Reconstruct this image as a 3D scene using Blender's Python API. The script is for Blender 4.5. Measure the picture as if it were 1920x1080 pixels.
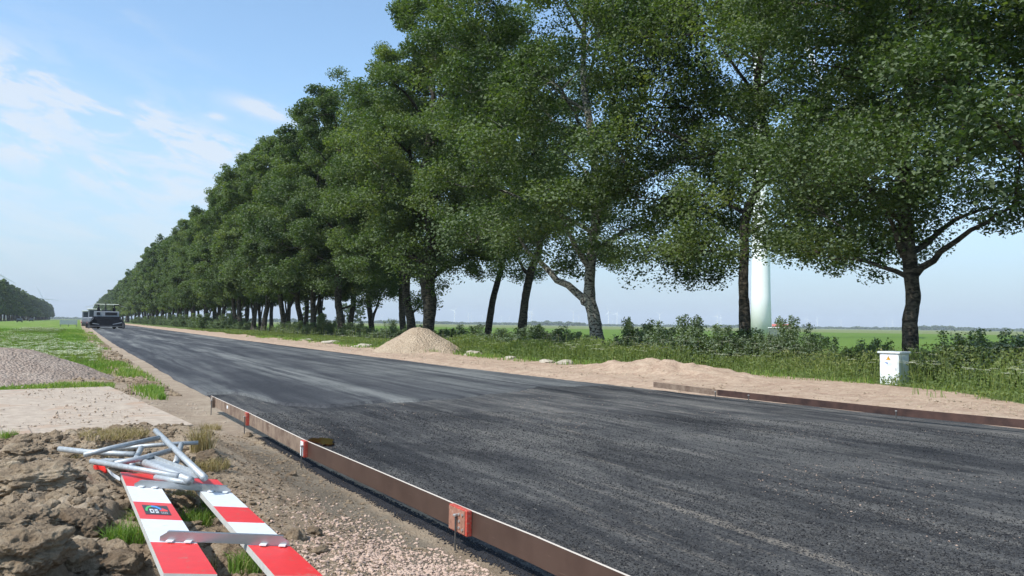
import bpy, math, random
import numpy as np
R = math.radians
sc = bpy.context.scene
for o in list(bpy.data.objects): bpy.data.objects.remove(o)
C = sc.collection
random.seed(5); rng = np.random.default_rng(5)

# ---------------------------------------------------------------- camera
F, H, YAW = 1447., 1.7, R(29.2)
ROLL = math.atan(22/1750.); PITCH = math.atan(68.2*math.cos(ROLL)/F)
fw = np.array([math.sin(YAW)*math.cos(PITCH), math.cos(YAW)*math.cos(PITCH), math.sin(PITCH)])
r0 = np.array([math.cos(YAW), -math.sin(YAW), 0]); u0 = np.cross(r0, fw)
rt = r0*math.cos(ROLL)+u0*math.sin(ROLL); up = -r0*math.sin(ROLL)+u0*math.cos(ROLL)
cam = bpy.data.objects.new('camera', bpy.data.cameras.new('camera')); C.objects.link(cam)
from mathutils import Matrix, Vector
cam.matrix_world = Matrix(((rt[0], up[0], -fw[0], 0), (rt[1], up[1], -fw[1], 0), (rt[2], up[2], -fw[2], H), (0, 0, 0, 1)))
cam.data.sensor_width = 36; cam.data.lens = 36*F/1920; cam.data.clip_end = 20000; cam.data.clip_start = .05
sc.camera = cam
def ray(x, y):
    d = fw*F+rt*(x-960)-up*(y-540); return d/np.linalg.norm(d)
def gp(x, y, z=0.):                       # point of height z seen at photo pixel (x, y)
    d = ray(x, y); t = (z-H)/d[2]; return np.array([d[0]*t, d[1]*t, z])
def gx(x, y, X=None, Y=None):
    d = ray(x, y); t = X/d[0] if X is not None else Y/d[1]; return d*t+np.array([0, 0, H])

# ---------------------------------------------------------------- sky and sun
SUN_AZ, SUN_EL = 261., 50.                # azimuth clockwise from +Y
w = bpy.data.worlds.new("World"); sc.world = w; w.use_nodes = True
nt = w.node_tree; nt.nodes.clear()
def N(nt, t, **k):
    n = nt.nodes.new(t)
    for a, b in k.items():
        if a.startswith('i_'): n.inputs[a[2:].replace('_', ' ')].default_value = b
        else: setattr(n, a, b)
    return n
def math_(nt, op, a, b=None, c=None):
    n = nt.nodes.new('ShaderNodeMath'); n.operation = op
    for i, v in enumerate((a, b, c)):
        if v is None: continue
        if isinstance(v, (int, float)): n.inputs[i].default_value = v
        else: nt.links.new(v, n.inputs[i])
    return n.outputs[0]
def vmath(nt, op, a, b=None):
    n = nt.nodes.new('ShaderNodeVectorMath'); n.operation = op
    for i, v in enumerate((a, b)):
        if v is None: continue
        if isinstance(v, tuple): n.inputs[i].default_value = v
        else: nt.links.new(v, n.inputs[i])
    return n.outputs[1] if op in ('DOT_PRODUCT', 'LENGTH') else n.outputs[0]
def mixc(nt, f, a, b, mode='MIX'):
    n = nt.nodes.new('ShaderNodeMix'); n.data_type = 'RGBA'; n.blend_type = mode
    for i, v in ((0, f), (6, a), (7, b)):
        if isinstance(v, (int, float)): n.inputs[i].default_value = v
        elif isinstance(v, tuple): n.inputs[i].default_value = (*v[:3], 1)
        else: nt.links.new(v, n.inputs[i])
    return n.outputs[2]
def maprange(nt, v, a, b, c=0., d=1., smooth=True):
    n = nt.nodes.new('ShaderNodeMapRange'); n.interpolation_type = 'SMOOTHSTEP' if smooth else 'LINEAR'
    nt.links.new(v, n.inputs[0])
    for i, x in enumerate((a, b, c, d)): n.inputs[i+1].default_value = x
    return n.outputs[0]
sky = N(nt, 'ShaderNodeTexSky', sky_type='NISHITA', sun_disc=False)
sky.sun_elevation = R(SUN_EL); sky.sun_rotation = R(SUN_AZ); sky.air_density = 1.0; sky.dust_density = 1.2; sky.ozone_density = 2.0
tc = N(nt, 'ShaderNodeTexCoord'); dirv = tc.outputs['Generated']
sx = N(nt, 'ShaderNodeSeparateXYZ'); nt.links.new(dirv, sx.inputs[0])
az = math_(nt, 'ARCTAN2', sx.outputs[0], sx.outputs[1]); el = math_(nt, 'ARCSINE', sx.outputs[2])
ns = N(nt, 'ShaderNodeTexNoise'); ns.inputs['Scale'].default_value = 11; ns.inputs['Detail'].default_value = 8; ns.inputs['Roughness'].default_value = .62; ns.inputs['Distortion'].default_value = .4
cv = N(nt, 'ShaderNodeCombineXYZ')
nt.links.new(math_(nt, 'ADD', az, math_(nt, 'MULTIPLY', el, .5)), cv.inputs[0])
nt.links.new(math_(nt, 'ADD', math_(nt, 'MULTIPLY', el, 2.6), math_(nt, 'MULTIPLY', az, .3)), cv.inputs[1])
nt.links.new(cv.outputs[0], ns.inputs['Vector'])
tot = None
for (px, py, sa, sb, rot, amp) in [(70, 178, 150, 26, 13, 1.7), (240, 228, 120, 30, 15, 1.7), (430, 275, 80, 16, -2, 1.2), (518, 210, 62, 13, 10, 1.6),
        (110, 300, 250, 24, 12, .6), (160, 430, 520, 90, 4, .35), (10, 236, 50, 15, 12, .9), (405, 218, 16, 6, 0, .9), (20, 100, 60, 20, 20, .25),
        (420, 340, 200, 26, 8, .35), (260, 40, 90, 12, 25, .15), (1500, -300, 500, 90, 10, .6), (-900, -100, 700, 120, 10, .7), (2600, 200, 600, 100, 0, .6)]:
    d = ray(px, py) if -1200 < px < 2700 else None
    a0 = math.atan2(d[0], d[1]); e0 = math.asin(d[2])
    ka = 1/1480.
    ct, st = math.cos(R(rot)), math.sin(R(rot))
    da = math_(nt, 'MULTIPLY', math_(nt, 'SUBTRACT', az, a0), math.cos(e0)); de = math_(nt, 'SUBTRACT', el, e0)
    # image y is down, so a streak that falls to the right has el falling with az
    u = math_(nt, 'SUBTRACT', math_(nt, 'MULTIPLY', da, ct/(sa*ka)), math_(nt, 'MULTIPLY', de, st/(sa*ka)))
    v = math_(nt, 'ADD', math_(nt, 'MULTIPLY', da, st/(sb*ka)), math_(nt, 'MULTIPLY', de, ct/(sb*ka)))
    q = math_(nt, 'ADD', math_(nt, 'MULTIPLY', u, u), math_(nt, 'MULTIPLY', v, v))
    e = math_(nt, 'MULTIPLY', math_(nt, 'EXPONENT', math_(nt, 'MULTIPLY', q, -.9)), amp)
    tot = e if tot is None else math_(nt, 'ADD', tot, e)
cl = math_(nt, 'MULTIPLY', math_(nt, 'MINIMUM', tot, 1.3), maprange(nt, ns.outputs['Fac'], .4, .6))
cl = math_(nt, 'MINIMUM', math_(nt, 'ADD', cl, math_(nt, 'MULTIPLY', math_(nt, 'MINIMUM', tot, 1.), .16)), .95)
SKYTINT = (1.15, 1.5, 1.6)
skyc = mixc(nt, 1., sky.outputs[0], SKYTINT, 'MULTIPLY')
bwc = N(nt, 'ShaderNodeHueSaturation'); bwc.inputs['Saturation'].default_value = .88; nt.links.new(skyc, bwc.inputs['Color'])
cloudcol = (5.5, 5.75, 6.1)
hz = maprange(nt, el, -.04, .3, 1., 0.)
hzc = mixc(nt, math_(nt, 'MULTIPLY', hz, .88), bwc.outputs[0], (3.6, 4.3, 5.2))
fin = mixc(nt, math_(nt, 'MULTIPLY', cl, .72), hzc, cloudcol)
bg = N(nt, 'ShaderNodeBackground'); bg.inputs[1].default_value = .132
nt.links.new(fin, bg.inputs[0])
wo = N(nt, 'ShaderNodeOutputWorld'); nt.links.new(bg.outputs[0], wo.inputs[0])
w.cycles.sampling_method = 'MANUAL'; w.cycles.sample_map_resolution = 512

sun = bpy.data.objects.new('sun', bpy.data.lights.new('sun', 'SUN')); C.objects.link(sun)
sun.data.energy = 4.0; sun.data.angle = R(.55); sun.data.color = (1, .96, .9)
sd = Vector((math.sin(R(SUN_AZ))*math.cos(R(SUN_EL)), math.cos(R(SUN_AZ))*math.cos(R(SUN_EL)), math.sin(R(SUN_EL))))
sun.rotation_euler = sd.to_track_quat('Z', 'Y').to_euler(); sun.location = (0, 0, 60)
sc.view_settings.view_transform = 'Standard'; sc.view_settings.look = 'None'; sc.view_settings.gamma = 1; sc.view_settings.exposure = .22
sc.render.engine = 'CYCLES'
sc.cycles.use_denoising = True; sc.cycles.denoiser = 'OPENIMAGEDENOISE'; sc.cycles.denoising_prefilter = 'ACCURATE'; sc.cycles.max_bounces = 6; sc.cycles.diffuse_bounces = 2; sc.cycles.glossy_bounces = 2
sc.cycles.transmission_bounces = 3; sc.cycles.volume_bounces = 0; sc.cycles.transparent_max_bounces = 4
sc.cycles.use_adaptive_sampling = True; sc.cycles.adaptive_threshold = .012

# ---------------------------------------------------------------- helpers: materials
def M(name, rough=.8, spec=.3, metal=0.):
    m = bpy.data.materials.new(name); m.use_nodes = True
    nt = m.node_tree; b = nt.nodes['Principled BSDF']
    b.inputs['Roughness'].default_value = rough; b.inputs['Specular IOR Level'].default_value = spec; b.inputs['Metallic'].default_value = metal
    return m, nt, b
def coords(nt, kind='Object', scale=(1, 1, 1), rot=(0, 0, 0)):
    t = nt.nodes.new('ShaderNodeTexCoord'); mp = nt.nodes.new('ShaderNodeMapping')
    mp.inputs['Scale'].default_value = scale; mp.inputs['Rotation'].default_value = rot
    nt.links.new(t.outputs[kind], mp.inputs[0]); return mp.outputs[0]
def noise(nt, vec, scale, detail=4, rough=.55, dist=0.):
    n = nt.nodes.new('ShaderNodeTexNoise'); n.inputs['Scale'].default_value = scale; n.inputs['Detail'].default_value = detail
    n.inputs['Roughness'].default_value = rough; n.inputs['Distortion'].default_value = dist
    nt.links.new(vec, n.inputs['Vector']); return n.outputs['Fac']
def voro(nt, vec, scale, feat='F1', out='Distance'):
    n = nt.nodes.new('ShaderNodeTexVoronoi'); n.inputs['Scale'].default_value = scale; n.feature = feat
    nt.links.new(vec, n.inputs['Vector']); return n.outputs[out]
def ramp(nt, f, stops):
    n = nt.nodes.new('ShaderNodeValToRGB'); cr = n.color_ramp
    while len(cr.elements) < len(stops): cr.elements.new(.5)
    for e, (p, c) in zip(cr.elements, stops): e.position = p; e.color = (*c, 1) if isinstance(c, tuple) else (c, c, c, 1)
    nt.links.new(f, n.inputs[0]); return n.outputs[0]
def bump(nt, b, h, strength=.5, dist=.02, prev=None):
    n = nt.nodes.new('ShaderNodeBump'); n.inputs['Strength'].default_value = strength; n.inputs['Distance'].default_value = dist
    nt.links.new(h, n.inputs['Height'])
    if prev is not None: nt.links.new(prev, n.inputs['Normal'])
    nt.links.new(n.outputs[0], b.inputs['Normal']); return n.outputs[0]
def setc(nt, b, c): nt.links.new(c, b.inputs['Base Color'])
MT = {}
def simple(key, col, rough=.7, spec=.3, metal=0., var=.15, scale=8., dirt=None):
    m, nt, b = M(key, rough, spec, metal); v = coords(nt)
    n = noise(nt, v, scale, 5, .6)
    c = ramp(nt, n, [(.25, tuple(x*(1-var) for x in col)), (.75, tuple(min(1, x*(1+var)) for x in col))])
    if dirt:
        n2 = noise(nt, v, scale*2.3, 6, .65)
        c = mixc(nt, maprange(nt, n2, dirt[1], dirt[1]+.15, 0, dirt[2]), c, dirt[0])
    setc(nt, b, c); bump(nt, b, n, .15, .01); MT[key] = m; return m

def leafmat(key, stops, back=(.16, .19, .13), trans=.35, rnd=.2):
    m, nt, b = M(key, .62, .22)
    at = nt.nodes.new('ShaderNodeAttribute'); at.attribute_name = 'tone'
    oi = nt.nodes.new('ShaderNodeObjectInfo')
    f = math_(nt, 'ADD', at.outputs['Fac'], math_(nt, 'MULTIPLY', math_(nt, 'SUBTRACT', oi.outputs['Random'], .5), rnd))
    c = ramp(nt, f, stops)
    ge = nt.nodes.new('ShaderNodeNewGeometry')
    c2 = mixc(nt, math_(nt, 'MULTIPLY', ge.outputs['Backfacing'], .75), c, back)
    setc(nt, b, c2)
    tr = nt.nodes.new('ShaderNodeBsdfTranslucent'); nt.links.new(mixc(nt, 1., c, (1.5, 1.7, .5), 'MULTIPLY'), tr.inputs[0])
    mx = nt.nodes.new('ShaderNodeMixShader'); mx.inputs[0].default_value = trans
    nt.links.new(b.outputs[0], mx.inputs[1]); nt.links.new(tr.outputs[0], mx.inputs[2])
    nt.links.new(mx.outputs[0], nt.nodes['Material Output'].inputs[0]); MT[key] = m; return m

leafmat('poplar_leaf', [(.0, (.038, .066, .025)), (.35, (.074, .115, .038)), (.65, (.122, .168, .052)), (1., (.25, .28, .09))], (.15, .185, .105), .34)
leafmat('bush_leaf', [(.0, (.05, .08, .028)), (.5, (.13, .18, .06)), (1., (.28, .33, .14))], (.2, .25, .18), .3)
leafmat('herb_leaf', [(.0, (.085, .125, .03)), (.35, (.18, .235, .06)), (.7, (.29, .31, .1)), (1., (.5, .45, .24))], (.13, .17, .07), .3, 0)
leafmat('grass_blade', [(.0, (.09, .16, .03)), (.4, (.15, .25, .05)), (.7, (.24, .31, .08)), (1., (.44, .4, .19))], (.15, .25, .06), .35, 0)
leafmat('straw', [(.0, (.2, .14, .07)), (1., (.5, .4, .22))], (.3, .23, .12), .2, 0)
simple('flower_white', (.8, .8, .6), .8, .1, 0, .1)
simple('galvanised', (.42, .44, .45), .5, .5, .35, .2, 22, ((.25, .2, .15), .54, .6))
simple('aluminium', (.4, .4, .4), .35, .5, .8, .06, 14, ((.3, .28, .25), .62, .4))
simple('panel_red', (.72, .03, .025), .4, .5, 0, .08, 10, ((.42, .2, .14), .56, .45))
simple('panel_white', (.72, .74, .76), .4, .5, 0, .05, 9, ((.42, .38, .33), .56, .45))
simple('panel_edge', (.5, .48, .44), .6, .3, 0, .12, 20)
simple('clamp_red', (.5, .06, .04), .5, .4, 0, .2, 25, ((.4, .2, .14), .48, .8))
simple('clamp_worn', (.33, .16, .11), .6, .3, 0, .3, 20, ((.5, .36, .28), .55, .5))
simple('ply_edge', (.62, .54, .46), .8, .2, 0, .08, 20)
simple('pin_steel', (.10, .095, .09), .6, .4, .5, .25, 40, ((.2, .1, .05), .6, .6))
simple('bolt', (.5, .48, .45), .4, .5, .6, .2, 60)
simple('white_paint', (.78, .79, .8), .4, .4, 0, .05, 3)
simple('cabinet_grey', (.66, .7, .7), .5, .4, 0, .05, 5, ((.4, .4, .33), .66, .3))
simple('turbine_white', (.86, .87, .86), .5, .3, 0, .03, .2)
simple('machine_white', (.36, .37, .41), .5, .4, 0, .08, 2, ((.2, .18, .16), .55, .5))
simple('machine_dark', (.018, .018, .024), .6, .3, 0, .3, 3)
simple('machine_grey', (.12, .12, .13), .6, .3, 0, .3, 3)
simple('rubber', (.02, .02, .02), .8, .2, 0, .2, 5)
simple('machine_glass', (.03, .04, .05), .1, .6, 0, .1, 2)
simple('canopy_cream', (.72, .74, .62), .6, .3, 0, .05, 2)
simple('machine_red', (.45, .04, .03), .5, .3)
simple('sign_yellow', (.85, .42, .02), .5, .3, 0, .03)
simple('sign_black', (.02, .02, .02), .5, .3, 0, .03)
simple('sign_blue', (.02, .12, .42), .5, .3, 0, .03)
simple('sticker_dark', (.045, .04, .045), .45, .3, 0, .1)
simple('sticker_blue', (.05, .3, .75), .45, .3, 0, .05)
simple('sticker_green', (.08, .45, .12), .45, .3, 0, .05)
simple('sticker_grey', (.3, .3, .31), .45, .3, 0, .05)
simple('print_grey', (.5, .56, .62), .5, .3, 0, .03)
simple('roof_red', (.5, .13, .09), .8, .2, 0, .1, .4)
simple('barn_wall', (.35, .27, .22), .8, .2, 0, .1, .4)
simple('kiosk_green', (.12, .15, .13), .7, .3, 0, .1, 1)
simple('board_grey', (.42, .46, .48), .6, .3, 0, .06, 1)
simple('tape_red', (.8, .04, .03), .4, .4, 0, .1)
simple('rubble', (.42, .37, .3), .95, .1, 0, .2, 6)
simple('car_dark', (.03, .035, .04), .3, .5)
simple('wood_far', (.05, .08, .06), .9, .1, 0, .3, .02)

# bark: pale grey poplar bark with dark transverse cracks
m, nt, b = M('bark', .85, .2); v = coords(nt)
vs = coords(nt, scale=(1, 1, 3.4))
n1 = noise(nt, vs, 2.2, 8, .7, .8); n2 = noise(nt, v, 9, 6, .65)
vw = N(nt, 'ShaderNodeTexWave', wave_type='BANDS', bands_direction='Z'); vw.inputs['Scale'].default_value = 1.5; vw.inputs['Distortion'].default_value = 17; vw.inputs['Detail'].default_value = 4; vw.inputs['Detail Scale'].default_value = 1.6
nt.links.new(v, vw.inputs[0])
crack = maprange(nt, math_(nt, 'MULTIPLY', vw.outputs['Fac'], n1), .02, .13)
oi = nt.nodes.new('ShaderNodeObjectInfo')
pale = mixc(nt, ramp(nt, n2, [(.3, 0.), (.7, 1.)]), (.13, .125, .105), (.33, .32, .27))
c = mixc(nt, crack, (.035, .03, .026), pale)
setc(nt, b, c); bump(nt, b, math_(nt, 'ADD', crack, n2), .8, .04); MT['bark'] = m
m, nt, b = M('bark_dark', .9, .15); v = coords(nt); vs = coords(nt, scale=(1, 1, 2.5))
n1 = noise(nt, vs, 3.5, 8, .7, .6); n2 = noise(nt, v, 12, 5, .6)
c = mixc(nt, ramp(nt, n1, [(.42, 0.), (.6, 1.)]), (.02, .018, .015), (.105, .09, .07))
setc(nt, b, c); bump(nt, b, n1, .9, .05); MT['bark_dark'] = m

# phenolic plywood, brown
m, nt, b = M('plywood_brown', .38, .45); v = coords(nt); vs = coords(nt, scale=(1, .12, 3))
n1 = noise(nt, v, 3, 6, .6); n2 = noise(nt, vs, 22, 6, .7)
c = mixc(nt, ramp(nt, n1, [(.4, 0.), (.65, .6)]), (.062, .036, .028), (.1, .062, .048))
c = mixc(nt, maprange(nt, n2, .62, .75, 0, .5), c, (.3, .22, .17)); setc(nt, b, c); MT['plywood_brown'] = m
m, nt, b = M('plywood_worn', .7, .25); v = coords(nt); vs = coords(nt, scale=(1, .2, 2))
n1 = noise(nt, v, 4, 7, .65); n2 = noise(nt, vs, 18, 6, .7)
c = mixc(nt, ramp(nt, n1, [(.35, 0.), (.6, 1.)]), (.12, .075, .055), (.26, .19, .14))
c = mixc(nt, maprange(nt, n2, .58, .72, 0, .7), c, (.42, .33, .26)); setc(nt, b, c); MT['plywood_worn'] = m
m, nt, b = M('plywood_dark', .6, .3); v = coords(nt); n1 = noise(nt, v, 3, 7, .65)
c = mixc(nt, ramp(nt, n1, [(.35, 0.), (.65, 1.)]), (.028, .016, .014), (.085, .045, .035)); setc(nt, b, c); MT['plywood_dark'] = m

# dry clay soil
def soil(key, stops, fine=60, pebble=None, strength=.6, bd=.02):
    m, nt, b = M(key, .95, .1); v = coords(nt)
    n1 = noise(nt, v, .9, 7, .65); n2 = noise(nt, v, fine, 6, .7); n3 = noise(nt, v, 7, 6, .65)
    f = math_(nt, 'ADD', math_(nt, 'MULTIPLY', n1, .45), math_(nt, 'ADD', math_(nt, 'MULTIPLY', n3, .35), math_(nt, 'MULTIPLY', n2, .2)))
    c = ramp(nt, f, stops)
    h = math_(nt, 'ADD', n2, math_(nt, 'MULTIPLY', n3, 2))
    if pebble:
        vd = voro(nt, v, pebble[0], 'F1', 'Distance'); vc = voro(nt, v, pebble[0], 'F1', 'Color')
        s2 = N(nt, 'ShaderNodeSeparateColor'); nt.links.new(vc, s2.inputs[0])
        c = mixc(nt, math_(nt, 'MULTIPLY', maprange(nt, vd, .12, .4, 1, 0), pebble[2]), c, mixc(nt, s2.outputs[0], pebble[1], pebble[3]))
        h = math_(nt, 'SUBTRACT', h, math_(nt, 'MULTIPLY', vd, 1.5))
    setc(nt, b, c); bump(nt, b, h, strength, bd); MT[key] = m; return m, nt, b, c
soil('clay', [(.36, (.17, .12, .08)), (.5, (.34, .255, .172)), (.62, (.5, .4, .285))], 40, None, 1., .035)
soil('clay_dark', [(.36, (.13, .092, .06)), (.5, (.25, .185, .125)), (.64, (.4, .31, .215))], 40, None, 1., .035)
soil('heap_gravel', [(.36, (.27, .2, .155)), (.5, (.4, .31, .25)), (.64, (.54, .44, .36))], 30, (14, (.5, .4, .33), .55, (.24, .18, .15)), .9, .05)
soil('heap_sand', [(.36, (.35, .26, .18)), (.5, (.48, .37, .265)), (.64, (.58, .465, .34))], 20, (10, (.6, .5, .38), .3, (.36, .28, .2)), .8, .08)
soil('stone_pink', [(.3, (.3, .2, .15)), (.5, (.5, .36, .28)), (.7, (.62, .48, .38))], 8, None, .3, .01)
soil('asphalt_crumb', [(.3, (.018, .018, .02)), (.7, (.05, .05, .055))], 30, None, .3, .01)

# ---------------------------------------------------------------- helpers: objects
def tag(o, label=None, cat=None, group=None, kind=None):
    if label: o['label'] = label
    if cat: o['category'] = cat
    if group: o['group'] = group
    if kind: o['kind'] = kind
    return o
def thing(name, label, cat, loc=(0, 0, 0), rz=0., group=None):
    o = bpy.data.objects.new(name, None); C.objects.link(o); o.location = loc; o.rotation_euler = (0, 0, rz)
    o.empty_display_size = .2
    return tag(o, label, cat, group)
def meshdata(name, V, polys, smooth=False, tone=None, mats=None, midx=None):
    """V (n,3); polys: (m,k) int array, or list of arrays"""
    me = bpy.data.meshes.new(name)
    V = np.asarray(V, dtype=np.float32)
    if isinstance(polys, np.ndarray): polys = [polys]
    li = np.concatenate([p.ravel() for p in polys]).astype(np.int32)
    cnt = np.concatenate([np.full(len(p), p.shape[1]) for p in polys]).astype(np.int32)
    me.vertices.add(len(V)); me.vertices.foreach_set('co', V.ravel())
    me.loops.add(len(li)); me.loops.foreach_set('vertex_index', li)
    me.polygons.add(len(cnt)); st = np.zeros(len(cnt), np.int32); st[1:] = np.cumsum(cnt)[:-1]
    me.polygons.foreach_set('loop_start', st); me.polygons.foreach_set('loop_total', cnt)
    me.polygons.foreach_set('use_smooth', np.full(len(cnt), bool(smooth)))
    for mm in (mats or []): me.materials.append(mm)
    if midx is not None: me.polygons.foreach_set('material_index', np.asarray(midx, np.int32))
    if tone is not None:
        a = me.attributes.new('tone', 'FLOAT', 'FACE'); a.data.foreach_set('value', np.asarray(tone, np.float32))
    me.update(calc_edges=True); return me
def obj(name, me, parent=None):
    o = bpy.data.objects.new(name, me); C.objects.link(o)
    if parent: o.parent = parent
    return o
def _tn(an, z, seed):
    return math.sin(3*an+z*1.1+seed)*.35+math.sin(5*an-z*2.3+seed*2)*.25+math.sin(2*an+z*5.1+seed)*.25+math.sin(7*an+z*9.+seed)*.2+math.sin(z*7.7+seed)*.2
class MB:
    def __init__(s): s.v = []; s.f = []; s.n = 0
    def add(s, V, Fs):
        V = np.asarray(V, float); s.v.append(V); s.f += [[i+s.n for i in f] for f in Fs]; s.n += len(V); return s
    def box(s, c, d, rz=0., rx=0., ry=0., bev=0.):
        x, y, z = d[0]/2, d[1]/2, d[2]/2
        if bev > 0:
            e = min(bev, x*.9, y*.9, z*.9); P = []
            for zz, k in ((-z, 1), (-z+e, 0), (z-e, 0), (z, 1)):
                a = x-e*k; bb = y-e*k
                P += [(-a+e*(1-k)*0, -bb, zz), (a, -bb, zz), (a, bb, zz), (-a, bb, zz)]
            Fs = [[3, 2, 1, 0], [12, 13, 14, 15]]
            for l in range(3):
                for i in range(4): j = (i+1) % 4; Fs.append([l*4+i, l*4+j, l*4+4+j, l*4+4+i])
        else:
            P = [(i, j, k) for k in (-z, z) for (i, j) in ((-x, -y), (x, -y), (x, y), (-x, y))]
            Fs = [[3, 2, 1, 0], [4, 5, 6, 7], [0, 1, 5, 4], [1, 2, 6, 5], [2, 3, 7, 6], [3, 0, 4, 7]]
        A = np.array(Matrix.Rotation(rz, 3, 'Z') @ Matrix.Rotation(ry, 3, 'Y') @ Matrix.Rotation(rx, 3, 'X'))
        return s.add(np.array(P) @ A.T + np.array(c), Fs)
    def tube(s, pts, rad, n=10, caps=True, rough=0., seed=0):
        pts = [np.asarray(p, float) for p in pts]
        if not hasattr(rad, '__len__'): rad = [rad]*len(pts)
        V, Fs = [], []; ref = None
        for i, p in enumerate(pts):
            t = pts[min(i+1, len(pts)-1)]-pts[max(i-1, 0)]; t = t/(np.linalg.norm(t)+1e-9)
            if ref is None:
                a = np.array([0, 0, 1.]) if abs(t[2]) < .9 else np.array([1., 0, 0]); ref = np.cross(t, a); ref /= np.linalg.norm(ref)
            ref = ref-t*(ref@t); ref /= np.linalg.norm(ref); b2 = np.cross(t, ref)
            for k in range(n):
                an = 2*math.pi*k/n; q_ = rad[i]*(1+rough*(_tn(an, p[2], seed) if rough else 0)); V.append(p+q_*(ref*math.cos(an)+b2*math.sin(an)))
        for i in range(len(pts)-1):
            for k in range(n): k2 = (k+1) % n; Fs.append([i*n+k, i*n+k2, (i+1)*n+k2, (i+1)*n+k])
        if caps: Fs.append(list(range(n))[::-1]); Fs.append([(len(pts)-1)*n+k for k in range(n)])
        return s.add(V, Fs)
    def prism(s, poly, axis_vec, off=(0, 0, 0)):
        P = np.array(poly, float); A = P+np.array(off); B = A+np.array(axis_vec); n = len(P)
        return s.add(np.vstack([A, B]), [list(range(n))[::-1], list(range(n, 2*n))]+[[i, (i+1) % n, n+(i+1) % n, n+i] for i in range(n)])
    def data(s, name, mat, smooth=False):
        me = bpy.data.meshes.new(name); me.from_pydata(np.vstack(s.v).tolist(), [], s.f); me.materials.append(MT[mat] if isinstance(mat, str) else mat)
        if smooth: me.polygons.foreach_set('use_smooth', [True]*len(me.polygons))
        me.update(); return me
    def build(s, name, mat, parent=None, smooth=False): return obj(name, s.data(name, mat, smooth), parent)

# ---------------------------------------------------------------- numpy noise
def _h(ix, iy, seed):
    n = (ix.astype(np.int64)*374761393+iy.astype(np.int64)*668265263+seed*1274126177) & 0xffffffff
    n = ((n ^ (n >> 13))*1274126177) & 0xffffffff
    return ((n ^ (n >> 16)) & 0xffff)/65535.
def vnoise(x, y, seed=0):
    ix = np.floor(x); iy = np.floor(y); fx = x-ix; fy = y-iy; fx = fx*fx*fx*(fx*(fx*6-15)+10); fy = fy*fy*fy*(fy*(fy*6-15)+10)
    a = _h(ix, iy, seed); b = _h(ix+1, iy, seed); c = _h(ix, iy+1, seed); d = _h(ix+1, iy+1, seed)
    return (a*(1-fx)+b*fx)*(1-fy)+(c*(1-fx)+d*fx)*fy
def fbm(x, y, oct=5, seed=0, gain=.5):
    s = 0; a = 1; t = 0
    for i in range(oct):
        s = s+a*(vnoise(x, y, seed+i)*2-1); t += a; a *= gain; x, y = x*1.97*.8+y*1.97*.6+13.1, -x*1.97*.6+y*1.97*.8+7.7
    return s/t
def worley(x, y, seed=0):
    ix = np.floor(x); iy = np.floor(y); d1 = np.full(np.shape(x), 9.); d2 = d1.copy(); cell = np.zeros(np.shape(x))
    for i in (-1, 0, 1):
        for j in (-1, 0, 1):
            cx = ix+i+_h(ix+i, iy+j, seed); cy = iy+j+_h(ix+i, iy+j, seed+77)
            d = np.hypot(x-cx, y-cy); hv = _h(ix+i, iy+j, seed+5)
            n1 = d < d1; d2 = np.where(n1, d1, np.minimum(d2, d)); cell = np.where(n1, hv, cell); d1 = np.where(n1, d, d1)
    return d1, d2, cell
def sst(a, b, x): t = np.clip((x-a)/(b-a), 0, 1); return t*t*(3-2*t)
def gridmesh(name, xs, ys, zf, mat, smooth=True):
    X, Y = np.meshgrid(xs, ys); out = zf(X, Y)
    if isinstance(out, tuple): X, Y, Z = out
    else: Z = out
    nx, ny = len(xs), len(ys); i = np.arange(nx*ny).reshape(ny, nx)
    Fq = np.stack([i[:-1, :-1], i[:-1, 1:], i[1:, 1:], i[1:, :-1]], -1).reshape(-1, 4)
    return meshdata(name, np.stack([X, Y, Z], -1).reshape(-1, 3), Fq, smooth, mats=[mat])
def spaced(a, b, d0, g):
    out = [a]; d = d0
    while out[-1] < b: out.append(out[-1]+d); d *= g
    return np.array(out)

# ---------------------------------------------------------------- the ground sheet (far fields)
m, nt, b = M('field_crop', .9, .1); v = coords(nt)
sp = N(nt, 'ShaderNodeSeparateXYZ'); nt.links.new(v, sp.inputs[0])
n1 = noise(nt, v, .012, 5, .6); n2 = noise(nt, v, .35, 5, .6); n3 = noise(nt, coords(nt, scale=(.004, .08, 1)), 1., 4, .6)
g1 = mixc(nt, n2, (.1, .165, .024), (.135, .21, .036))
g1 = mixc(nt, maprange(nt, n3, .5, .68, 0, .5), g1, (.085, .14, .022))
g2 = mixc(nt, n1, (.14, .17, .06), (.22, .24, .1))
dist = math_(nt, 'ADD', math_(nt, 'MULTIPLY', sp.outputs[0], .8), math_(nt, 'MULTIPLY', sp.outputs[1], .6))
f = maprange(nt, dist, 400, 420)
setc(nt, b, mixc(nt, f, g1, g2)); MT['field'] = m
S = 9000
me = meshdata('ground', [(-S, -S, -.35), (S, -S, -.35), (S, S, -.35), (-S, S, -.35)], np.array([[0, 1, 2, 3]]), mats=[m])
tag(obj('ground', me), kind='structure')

# ---------------------------------------------------------------- road edges
ly = np.array([-20, 5, 16.5, 18.7, 22.7, 29.4, 45.2, 67, 118, 1600.]); lx = np.array([2.95, 2.8, 2.55, 2.59, 2.47, 2.46, 2.27, 2.1, 2.0, 2.0])
ry_ = np.array([-20, 7.5, 10.6, 14.3, 18.9, 26.6, 42.6, 73, 218, 1600.]); rx_ = np.array([14.6, 14.45, 14.1, 13.75, 13.2, 12.85, 12.7, 12.6, 12.9, 12.9])
def Lx(y): return np.interp(y, ly, lx)
def Rx(y): return np.interp(y, ry_, rx_)

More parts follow.
